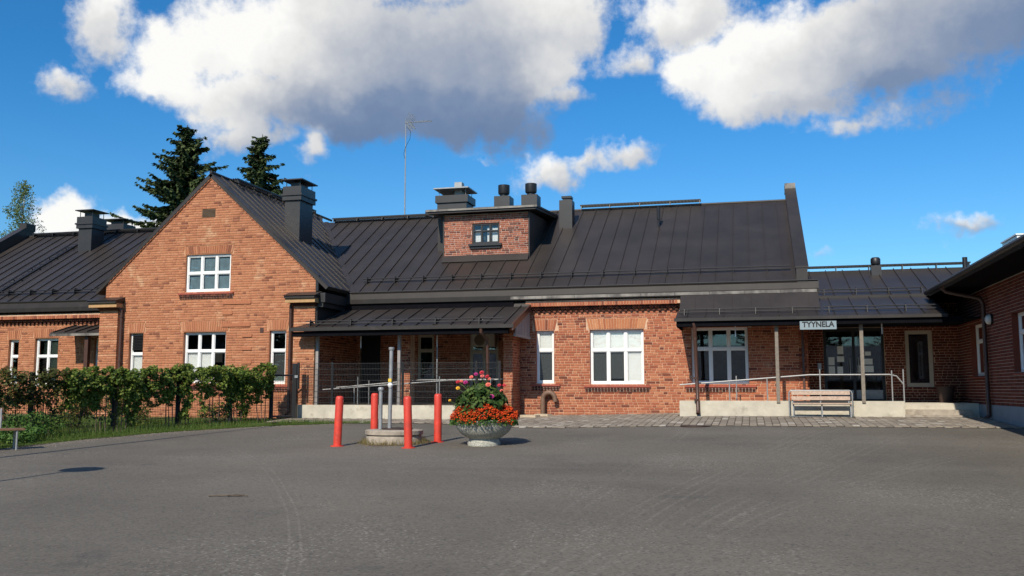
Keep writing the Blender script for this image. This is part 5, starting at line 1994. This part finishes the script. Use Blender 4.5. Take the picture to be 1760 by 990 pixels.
bl_ = thing('bench', 'brown wooden bench cut off by the left edge in front of the vines', 'bench', (-15.2, 16.5, -0.4))
b0, b1 = Vector((-14.62, 16.32, 0)), Vector((-15.86, 14.82, 0))
dx = (b1 - b0).normalized()
nx2 = Vector((dx.y, -dx.x, 0))
if nx2.x < 0:
    nx2 = -nx2
z0 = gz(-15, 16) + 0.42
for k in range(4):
    o_ = nx2 * (0.0 + 0.105 * k)
    slat(b0 + o_ + Vector((0, 0, z0)), b1 + o_ + Vector((0, 0, z0)), 0.095, 0.035, (0, 0, 1), nx2).build('seat_slat', 'bench_brown', bl_)
for k in range(2):
    o_ = -nx2 * (0.10 + 0.03 * k)
    slat(b0 + dx * 0.35 + o_ + Vector((0, 0, z0 + 0.22 + 0.16 * k)), b1 + o_ + Vector((0, 0, z0 + 0.22 + 0.16 * k)), 0.11, 0.03, nx2, (0, 0, 1)).build('backrest_slat', 'bench_brown', bl_)
for t in (0.14, 1.75):
    p = b0 + dx * t
    for o_ in (nx2 * 0.0, nx2 * 0.33):
        q = p + o_
        MB().tube([(q.x, q.y, gz(q.x, q.y) - 0.02), (q.x, q.y, z0 - 0.015)], 0.02, 8).build('leg', 'galvanised', bl_, True)
    q = p + dx * 0.25 - nx2 * 0.08
    MB().tube([(q.x, q.y, z0 - 0.02), (q.x, q.y, z0 + 0.2), (q.x - nx2.x * 0.05, q.y - nx2.y * 0.05, z0 + 0.42)], 0.018, 8).build('back_support', 'galvanised', bl_, True)

# ------------------------------------------------------------------ fences
def mesh_panel(a, b, z0a, z0b, h, parent, step=0.05, r=0.0042, name='wire_mesh', rows=8):
    """welded wire mesh between two points, one part per panel"""
    a, b = Vector(a), Vector(b)
    L = (b - a).length
    n = int(L / step)
    d = (b - a).normalized()
    V, F = [], []
    def bar(p, q, rr):
        p, q = Vector(p), Vector(q)
        t = (q - p).normalized()
        s1 = t.cross(Vector((0.3, 1, 0.2))).normalized() * rr
        s2 = t.cross(s1).normalized() * rr
        o = len(V)
        V.extend([p + s1, p + s2, p - s1, p - s2, q + s1, q + s2, q - s1, q - s2])
        F.extend([(o + k, o + (k + 1) % 4, o + 4 + (k + 1) % 4, o + 4 + k) for k in range(4)])
    for i in range(n + 1):
        t = i / n
        p = a.lerp(b, t)
        zz = z0a + (z0b - z0a) * t
        bar((p.x, p.y, zz), (p.x, p.y, zz + h), r)
    for j in range(rows):
        f_ = (j + 0.02) / (rows - 0.96)
        bar((a.x, a.y, z0a + h * f_), (b.x, b.y, z0b + h * f_), r * 1.35)
    o = arr_mesh(name, V, F, 'fence_metal', parent)
    tag(o, kind='stuff')
    return o


FP = [(-18.6, 14.6), (-17.5, 16.8), (-16.62, 18.78), (-15.77, 20.67), (-15.19, 22.55), (-14.5, 24.07), (-13.95, 25.42)]
fn = thing('mesh_fence', 'dark wire mesh fence overgrown with vines along the garden', 'fence', (-15.7, 20.7, -0.2))
for (x, y) in FP:
    MB().box(x - 0.045, x + 0.045, y - 0.045, y + 0.045, gz(x, y) - 0.1, gz(x, y) + 1.55).build('post', 'dark_metal', fn)
for (p, q) in zip(FP, FP[1:]):
    mesh_panel((*p, 0), (*q, 0), gz(*p) + 0.05, gz(*q) + 0.05, 1.40, fn)
gt = thing('garden_gate', 'dark narrow garden gate at the corner of the gabled wing', 'gate', (-13.5, 25.9, -0.1))
gzz = gz(-13.5, 25.9)
MB().box(-13.50, -13.36, 25.84, 25.96, gzz - 0.1, gzz + 1.68).build('gate_post', 'dark_metal', gt)
MB().box(-13.34, -13.28, 25.84, 25.90, gzz + 0.9, gzz + 1.70).build('stop_rail', 'dark_metal', gt)
m = MB()
m.tube([(-13.93, 25.5, gzz + 1.32), (-13.43, 25.9, gzz + 1.32)], 0.025, 8)
m.tube([(-13.93, 25.5, gzz + 0.09), (-13.43, 25.9, gzz + 0.09)], 0.025, 8)
m.build('gate_frame', 'dark_metal', gt)
mesh_panel((-13.93, 25.5, 0), (-13.45, 25.88, 0), gzz + 0.1, gzz + 0.1, 1.2, gt)
MB().box(-13.40, -13.30, 25.80, 25.84, gzz + 1.24, gzz + 1.32).build('latch', 'galvanised', gt)
pf_ = thing('mesh_fence', 'dark wire mesh fence standing on the low wall of the porch', 'fence', (-10.3, 26.28, 0.34))
PX_ = [-13.40, -12.38, -10.10, -7.80, -7.10]
for x in PX_[1:]:
    MB().box(x - 0.03, x + 0.03, 26.25, 26.31, 0.346, 1.64).build('post', 'dark_metal', pf_)
for a, b in zip(PX_, PX_[1:]):
    mesh_panel((a, 26.24, 0), (b, 26.24, 0), 0.40, 0.40, 1.20, pf_)

# ------------------------------------------------------------------ vines, shrubs, grass
def fence_pt(s):
    tot = 0
    for (p, q) in zip(FP, FP[1:]):
        L = math.hypot(q[0] - p[0], q[1] - p[1])
        if tot + L >= s:
            t = (s - tot) / L
            return p[0] + (q[0] - p[0]) * t, p[1] + (q[1] - p[1]) * t
        tot += L
    return FP[-1]


FL = sum(math.hypot(q[0] - p[0], q[1] - p[1]) for p, q in zip(FP, FP[1:]))
post_s = [0]
for (p, q) in zip(FP, FP[1:]):
    post_s.append(post_s[-1] + math.hypot(q[0] - p[0], q[1] - p[1]))


def vine(s0, s1, n, label, mat):
    x, y = fence_pt((s0 + s1) / 2)
    v = thing('climbing_vine', label, 'vine', (x, y, gz(x, y)), 'vines on the garden fence')
    L = s1 - s0
    clumps = []
    for _ in range(int(L * 62)):
        s = random.uniform(s0, s1)
        z = 0.86 + 0.74 * random.random() ** 0.8 + 0.05 * math.sin(s * 2.3) + 0.04 * math.sin(s * 5.1)
        r = random.uniform(0.07, 0.19) * (1.0 if z < 1.5 else 0.7)
        clumps.append((s, random.gauss(0.03, 0.10 + 0.06 * (z > 1.1)), z, r))
    strands = []
    for _ in range(int(L * 8)):
        s = random.uniform(s0, s1)
        near = min(abs(s - ps - 0.3) for ps in post_s)
        strands.append((s, random.uniform(0.95, 1.1), random.uniform(0.15, 0.5) + (0.45 if near < 0.35 else 0), random.gauss(0.02, 0.06)))
    def lf(i):
        if random.random() < 0.80:
            s, o_, z, r = random.choice(clumps)
            d_ = rv().normalized() * r * random.uniform(0.55, 1.1)
            px, py = fence_pt(min(max(s + d_.x, 0), FL))
            off_ = o_ + d_.y
            zz = z + d_.z * 0.85
            n_ = Vector((0.9 * d_.y, -0.45 * d_.y, d_.z + 0.12)) * 6 + Vector((0.25, -0.35, 0.25)) + rv() * 0.55
        else:
            s, z, ln, o_ = random.choice(strands)
            t = random.random()
            px, py = fence_pt(min(max(s + 0.08 * math.sin(t * 7 + s * 9) + random.gauss(0, 0.045), 0), FL))
            off_ = o_ + random.gauss(0, 0.05)
            zz = max(z - ln * t, 0.08)
            n_ = Vector((0.8, -0.6, 0.2)) + rv() * 0.7
        c = Vector((px + 0.9 * off_, py - 0.4 * off_, gz(px, py) + zz))
        return leaf(c, random.uniform(0.045, 0.10), n_, 0.7)
    tag(blades(n, lf, 'foliage', mat, v), kind='stuff')
    for ps in post_s + [s0 + 0.8, s1 - 0.6]:
        if s0 <= ps <= s1:
            for j in range(3):
                px, py = fence_pt(min(ps + 0.1 + 0.12 * j, FL))
                g_ = gz(px, py)
                MB().tube([(px + 0.05, py - 0.04, g_ - 0.02), (px + 0.08 * random.uniform(-1, 1), py, g_ + 0.5), (px + 0.1 * random.uniform(-1, 1), py, g_ + 1.0), (px, py, g_ + 1.4)], 0.014, 5, 0.006).build('stem', 'bark', v)


vine(0.0, post_s[2] + 0.7, 12500, 'brownish vine on the leftmost stretch of garden fence', 'vine_leaf_brown')
vine(post_s[2] + 0.7, post_s[4] + 0.1, 18000, 'green vine in the middle of the garden fence', 'vine_leaf')
vine(post_s[4] + 0.1, FL, 18000, 'dense green vine at the gate end of the garden fence', 'vine_leaf')


def shrub(x, y, rx, rz, n, label, mat, zc=0.6, size=(0.05, 0.10)):
    g_ = gz(x, y)
    t = thing('shrub', label, 'shrub', (x, y, g_), 'shrubs behind the garden fence')
    cl = [(rv() * 0.42, random.uniform(0.35, 0.6)) for _ in range(14)]
    def lf(i):
        c, r = random.choice(cl)
        d_ = rv().normalized() * r * random.uniform(0.6, 1.0)
        p = c + d_
        return leaf((x + p.x * rx, y + p.y * rx, max(g_ + 0.02, g_ + zc * rz + p.z * rz * 0.6)), random.uniform(*size), d_ + Vector((0, 0, 0.5)) + rv() * 0.4, 0.6)
    tag(blades(n, lf, 'foliage', mat, t), kind='stuff')
    for j in range(6):
        a = random.uniform(0, 6.28)
        MB().tube([(x + 0.05 * math.cos(a), y + 0.05 * math.sin(a), g_ - 0.05), (x + rx * 0.3 * math.cos(a), y + rx * 0.3 * math.sin(a), g_ + rz * 0.5), (x + rx * 0.55 * math.cos(a), y + rx * 0.55 * math.sin(a), g_ + rz * 0.95)], 0.015, 5, 0.005).build('stem', 'bark', t)


shrub(-18.3, 19.4, 1.0, 1.1, 2600, 'large dark shrub behind the fence at the left edge', 'shrub_leaf')
shrub(-17.5, 21.4, 0.75, 0.95, 1800, 'yellow tinged shrub behind the second fence panel', 'shrub_leaf')
shrub(-17.2, 23.2, 0.7, 0.8, 1500, 'yellow leaved shrub behind the fence below the door canopy', 'shrub_leaf')
shrub(-16.3, 18.4, 0.65, 0.55, 2200, 'low green bush in front of the fence beside the bench', 'shrub_green', 0.45, (0.05, 0.09))
shrub(-15.85, 17.35, 0.55, 0.42, 1600, 'low green bush right behind the bench', 'shrub_green', 0.45, (0.05, 0.09))
shrub(-15.3, 24.6, 0.4, 0.5, 700, 'small yellowish shrub behind the fence near the narrow window', 'shrub_leaf', 0.5)


def grass_field(n, fn, mat, name='grass', label=None):
    V, F = [], []
    for i in range(n):
        p = fn()
        if p is None:
            continue
        x, y, h = p
        z = gz(x, y) - 0.05
        a = random.uniform(0, 6.28)
        w_ = random.uniform(0.004, 0.010)
        lx, ly = random.gauss(0, h * 0.35), random.gauss(0, h * 0.35)
        dx_, dy_ = math.cos(a) * w_, math.sin(a) * w_
        V += [(x - dx_, y - dy_, z), (x + dx_, y + dy_, z), (x + lx, y + ly, z + 0.05 + h)]
        k = len(V)
        F.append((k - 3, k - 2, k - 1))
    o = arr_mesh(name, V, F, mat)
    tag(o, label, 'grass', kind='stuff')
    return o


def verge():
    y = random.uniform(14.0, 25.3)
    ex = edge_x(min(y, 24.5)) - 0.02 if y < 24.4 else random.uniform(-13.2, -10.3)
    if y < 24.4:
        k = abs(random.gauss(0, 0.5))
        x = ex - k * 1.0 + (0.04 if random.random() < 0.3 else 0)
        if x < -18:
            return None
        return x, y, random.uniform(0.015, 0.055) * (1 if k > 0.08 else 0.7) + (0.14 if k > 0.5 and random.random() < 0.12 else 0)
    return ex, random.uniform(24.3, 24.9), random.uniform(0.03, 0.08)


grass_field(46000, verge, 'grass_blade', 'grass', 'short green grass verge between the fence and the asphalt')


def lawn():
    x, y = random.uniform(-22, -13.9), random.uniform(16.5, 26.0)
    if x > edge_x(min(y, 24.4)) - 0.4:
        return None
    return x, y, random.uniform(0.04, 0.12)


grass_field(26000, lawn, 'grass_blade', 'lawn', 'mown lawn behind the garden fence')


def tuft():
    a = random.uniform(0, 2 * math.pi)
    r = 0.60 + abs(random.gauss(0, 0.12))
    return SX + r * math.cos(a), SY + r * math.sin(a), random.uniform(0.03, 0.16) * (1 if r < 0.72 else 0.4)


grass_field(1500, tuft, 'dry_grass', 'weeds', 'dry weeds growing round the foot of the concrete shaft')
# soil along the asphalt edge and round the shaft
V, F = [], []
for j, y in enumerate(np.arange(13.5, 24.5, 0.15)):
    ex = edge_x(y)
    for k, (o_, dz) in enumerate(((-0.9, -0.045), (-0.22 + 0.10 * math.sin(y * 4.3), -0.012), (0.02 + 0.09 * math.sin(y * 2.7) + 0.05 * math.sin(y * 9.1), 0.004))):
        V.append((ex + o_, y, gz(ex + o_, y) + dz + 0.004))
    if j:
        a = (j - 1) * 3
        F += [(a, a + 1, a + 4, a + 3), (a + 1, a + 2, a + 5, a + 4)]
tag(arr_mesh('soil_verge', V, F, 'soil'), kind='structure')
V = [(SX, SY, gz(SX, SY) + 0.012)]
for k in range(60):
    a = 2 * math.pi * k / 60
    r = 0.74 + 0.07 * math.sin(a * 3) + 0.05 * math.sin(a * 7 + 1) + random.uniform(-0.02, 0.02)
    x, y = SX + r * math.cos(a), SY + r * math.sin(a)
    V.append((x, y, gz(x, y) + 0.005))
tag(arr_mesh('soil_patch', V, [(0, 1 + k, 1 + (k + 1) % 60) for k in range(60)], 'soil'), kind='structure')

# gravel strip along the gabled wall
V = [(x, y, gz(x, y) - 0.02) for x in np.arange(-21, -13.4, 0.5) for y in (25.3, 26.55)]
F = [(2 * i, 2 * i + 2, 2 * i + 3, 2 * i + 1) for i in range(len(V) // 2 - 1)]
tag(arr_mesh('gravel_strip', V, F, 'joint_sand'), kind='structure')

# ------------------------------------------------------------------ trees
def spruce(x, y, H, Rmax, label, seed, bare=0.0, lean=0.0, nw=58):
    rr = random.Random(seed)
    t = thing('spruce_tree', label, 'tree', (x, y, 0), 'spruces behind the gable')
    MB().tube([(x, y, -0.2), (x + lean * 0.3, y, H * 0.5), (x + lean, y, H)], 0.28, 8, 0.02).build('trunk', 'bark', t, True)
    V, F = [], []
    br = MB()
    zlow = 4.5
    for w_ in range(nw):
        f_ = w_ / nw
        z = H - 0.15 - (H - zlow) * f_ ** 1.08
        L0 = Rmax * min(1.0, 0.10 + 1.25 * ((H - z) / (H - zlow)) ** 0.80)
        nb = 4 + int(4 * min(1, f_ * 4))
        for k in range(nb):
            a = rr.uniform(0, 2 * math.pi)
            L = L0 * rr.choice((0.4, 0.6, 0.75, 0.9, 1.0, 1.2)) * rr.uniform(0.85, 1.1)
            if bare and rr.random() < bare:
                continue
            droop = rr.uniform(0.10, 0.42)
            ca, sa = math.cos(a), math.sin(a)
            m = max(3, int(L / 0.16))
            prev = None
            for j in range(m + 1):
                s = j / m
                px = x + lean * (z / H) + ca * L * s
                py = y + sa * L * s
                pz_ = z - droop * L * s * (1.0 - 0.55 * s * s) + 0.12 * L * s ** 3
                p = Vector((px, py, pz_))
                if prev is not None and j > 0:
                    n_s = 8 if s > 0.12 else 4
                    for q in range(n_s):
                        side = rr.choice((-1, 1))
                        ln = (0.22 + 0.34 * (1 - s)) * rr.uniform(0.6, 1.2) * min(1, 0.4 + L)
                        dx_ = Vector((ca * 0.75 - sa * side * rr.uniform(0.2, 0.9), sa * 0.75 + ca * side * rr.uniform(0.2, 0.9), rr.uniform(-1.7, 0.05))).normalized() * ln
                        wv = Vector((-dx_.y, dx_.x, rr.uniform(-0.1, 0.1))).normalized() * rr.uniform(0.05, 0.10)
                        o = len(V)
                        b0_ = prev.lerp(p, rr.random())
                        V += [b0_ - wv * 0.6, b0_ + dx_ * 0.55 - wv * 1.3, b0_ + dx_, b0_ + dx_ * 0.55 + wv * 1.3]
                        F.append((o, o + 1, o + 2, o + 3))
                prev = p
            if L > 0.7:
                e_ = Vector((x + lean * (z / H) + ca * L * 0.8, y + sa * L * 0.8, z - droop * L * 0.6))
                br.tube([(x + lean * (z / H), y, z), tuple(e_)], 0.025, 4, 0.008)
    br.build('branches', 'bark', t)
    tag(arr_mesh('crown', V, F, 'needle', t), kind='stuff')


spruce(-29.7, 44.0, 15.3, 3.9, 'taller dark spruce rising behind the left side of the gable', 3, bare=0.22)
spruce(-25.1, 44.0, 14.45, 2.9, 'thinner dark spruce rising behind the right side of the gable', 5, bare=0.32)


def birch(x, y, H, label, seed, Rm=1.6, zlow=5.0, n=260):
    rr = random.Random(seed)
    t = thing('birch_tree', label, 'tree', (x, y, 0))
    MB().tube([(x, y, -0.2), (x + 0.1, y, H * 0.5), (x + 0.35, y, H * 0.96)], 0.16, 8, 0.02).build('trunk', 'birch_bark', t, True)
    V, F = [], []
    tw = MB()
    for i in range(n):
        f_ = rr.random() ** 0.8
        z = zlow + (H - zlow) * f_
        a = rr.uniform(0, 6.28)
        rad = Rm * (1 - f_) ** 0.5 * rr.uniform(0.15, 1.0) + 0.1
        cx_, cy_ = x + 0.3 * f_ + rad * math.cos(a), y + rad * math.sin(a)
        ln = rr.uniform(0.5, 1.5) * (0.5 + 0.5 * (1 - f_))
        tw.tube([(x + 0.3 * f_, y, z - rad * 0.3), (cx_, cy_, z + 0.1)], 0.012, 3, 0.004)
        for j in range(26):
            s = rr.random()
            p = (cx_ + rr.gauss(0, 0.10), cy_ + rr.gauss(0, 0.10), z + 0.12 - ln * s)
            q = leaf(p, rr.uniform(0.07, 0.14), (rr.gauss(0, 1), rr.gauss(0, 1) - 0.5, rr.gauss(0, 0.6) + 0.3), 0.6)
            o = len(V)
            V += q
            F.append((o, o + 1, o + 2, o + 3))
    tw.build('branches', 'bark', t)
    tag(arr_mesh('crown', V, F, 'birch_leaf', t), kind='stuff')


birch(-40.5, 44.0, 12.7, 'slender weeping birch at the left edge behind the roof', 8, 1.9, n=210)

# ------------------------------------------------------------------ lamp post and flagpole left of the view (their shadows cross the yard)
SL = 1.0 / math.tan(R_(SUN_EL))
hx, hy = math.cos(R_(SUN_AZ)) * SL, math.sin(R_(SUN_AZ)) * SL
LH = 4.2
lx, ly = -10.75 - hx * LH * 0.97, 13.40 - hy * LH * 0.97
lp = thing('lamp_post', 'dark lamp post with a round flat head left of the yard', 'lamp', (lx, ly, gz(lx, ly)))
g_ = gz(lx, ly)
MB().tube([(lx, ly, g_ - 0.1), (lx, ly, g_ + LH)], 0.05, 10, 0.035).build('post', 'dark_metal', lp, True)
MB().lathe([(0.05, -0.16), (0.09, -0.04), (0.34, 0.0), (0.35, 0.03), (0.20, 0.10), (0.0, 0.13)], (lx, ly, g_ + LH), 24).build('lamp_head', 'dark_metal', lp, True)
PH = 13.0
fx, fy = -13.62 - hx * 5.0, 15.12 - hy * 5.0
fp = thing('flagpole', 'white flagpole left of the yard', 'flagpole', (fx, fy, gz(fx, fy)))
g_ = gz(fx, fy)
MB().tube([(fx, fy, g_ - 0.1), (fx, fy, g_ + PH)], 0.075, 12, 0.045).build('pole', 'flag_white', fp, True)
MB().lathe([(0.0, -0.08), (0.07, -0.05), (0.09, 0.0), (0.07, 0.05), (0, 0.08)], (fx, fy, g_ + PH + 0.08), 14).build('finial', 'flag_white', fp, True)

# small things on the asphalt
V = [(0, -0.05, 0.004), (0.035, -0.01, 0.014), (0.03, 0.03, 0.006), (0.0, 0.055, 0.012), (-0.035, 0.028, 0.004), (-0.03, -0.015, 0.015)]
p = at_dy(946, 986, 6.05)
plain('dead_leaf', (0.30, 0.12, 0.05), 0.7, var=0.3, scale=30)
o = MB().add(V, [(0, 1, 2, 3), (0, 3, 4, 5)]).build('fallen_leaf', 'dead_leaf')
o.location = (-1.05, 6.1, gz(-1.05, 6.1) + 0.002)
tag(o, 'brown fallen leaf lying on the asphalt near the camera', 'leaf')

# ------------------------------------------------------------------ house behind the camera (seen in the window panes), spruces added against sky reflections
nb = thing('neighbour_house', 'long low house with a grey roof across the yard behind the viewer', 'house', (-4, -16, -1.6))
zb = gz(0, -16)
m = MB()
m.box(-26, 16, -22.0, -15.0, zb - 0.2, zb + 3.2)
m.extrude([(-26, -22, zb + 3.2), (-26, -15, zb + 3.2), (-26, -18.5, zb + 5.4)], (42, 0, 0))
m.build('wall', 'brick_annex', nb)
m = MB()
for sg_, y0 in ((1, -14.4), (-1, -22.6)):
    q = [Vector((-26.6, y0, zb + 2.95)), Vector((16.6, y0, zb + 2.95)), Vector((16.6, -18.5, zb + 5.65)), Vector((-26.6, -18.5, zb + 5.65))]
    m.extrude(q, (0, 0, 0.12))
plain('tile_grey', (0.42, 0.42, 0.41), 0.7, var=0.35, scale=3.0)
m.build('roof', 'tile_grey', nb)
for x in range(-24, 16, 4):
    f = MB()
    f.box(x, x + 1.5, -14.99, -14.93, zb + 1.0, zb + 2.4)
    fo = f.build('window', 'white_paint', nb)
    for k in range(3):
        MB().box(x + 0.08 + k * 0.48, x + 0.46 + k * 0.48, -14.928, -14.922, zb + 1.08, zb + 2.32).build('pane', 'interior', fo)
d = MB()
d.box(-10.0, -9.0, -14.98, -14.92, zb + 0.1, zb + 2.2)
d.build('door', 'brown_metal', nb)
src = [o for o in bpy.data.objects if o.name.startswith('spruce_tree')][0]
for i, (x, y, sc_, lb) in enumerate(((-30, -30, 0.9, 'added unseen spruce farthest left behind the viewer'), (-19, -34, 1.05, 'added unseen spruce, second from the left behind the viewer'), (-7, -31, 0.85, 'added unseen spruce in the middle behind the viewer'),
                                     (4, -35, 1.0, 'added unseen spruce, second from the right behind the viewer'), (15, -30, 0.9, 'added unseen spruce farthest right behind the viewer'), (-40, -12, 1.0, 'added unseen spruce beyond the end of the grey roofed house'), (-46, -3, 0.95, 'added unseen spruce left of the yard beside another spruce'), (-52, -9, 1.1, 'tallest added unseen spruce left of the yard'), (-60, 2, 1.0, 'added unseen spruce left of the yard farthest from the houses'))):
    o = copy_tree(src)  # unseen tree, added to block low sky and darken the panes
    del o['group']
    o.location = (x, y, gz(x, -40) - 0.1)
    o.scale = (sc_ * (1.3 if i < 5 else 2.3), sc_ * (1.3 if i < 5 else 2.3), sc_)
    tag(o, lb, 'tree', 'added unseen spruces behind the viewer')

tw = MB()
tx, ty = -6.9, 11.0
for k, (a0, ln) in enumerate(((0.2, 0.5), (0.05, 0.32), (0.6, 0.22), (-0.3, 0.18))):
    x_, y_ = tx + 0.12 * k, ty + 0.03 * k
    z_ = gz(x_, y_) + 0.012
    tw.tube([(x_, y_, z_), (x_ + ln * 0.5 * math.cos(a0), y_ + ln * 0.5 * math.sin(a0), z_ + 0.012), (x_ + ln * math.cos(a0 + 0.15), y_ + ln * math.sin(a0 + 0.15), z_)], 0.009, 5, 0.004)
tag(tw.build('fallen_twig', 'bark'), 'thin dark twig lying on the open asphalt', 'twig')
V, F = [], []
for i in range(2600):
    if i % 3:
        y_ = random.uniform(14, 24.3)
        x_ = edge_x(y_) + abs(random.gauss(0, 0.35))
    else:
        x_, y_ = random.uniform(-13, 6), random.uniform(5, 22.8)
    r_ = random.uniform(0.004, 0.013) * (0.7 if i % 3 == 0 else 1)
    z_ = gz(x_, y_)
    o_ = len(V)
    V += [(x_ - r_, y_, z_), (x_ + r_ * 0.5, y_ - r_, z_), (x_ + r_ * 0.6, y_ + r_, z_), (x_, y_, z_ + r_ * 1.1)]
    F += [(o_, o_ + 1, o_ + 3), (o_ + 1, o_ + 2, o_ + 3), (o_ + 2, o_, o_ + 3)]
plain('grit', (0.24, 0.20, 0.155), 0.95, var=0.5, scale=12)
tag(arr_mesh('grit', V, F, 'grit'), 'loose grit and crumbs scattered over the asphalt', 'grit', kind='stuff')
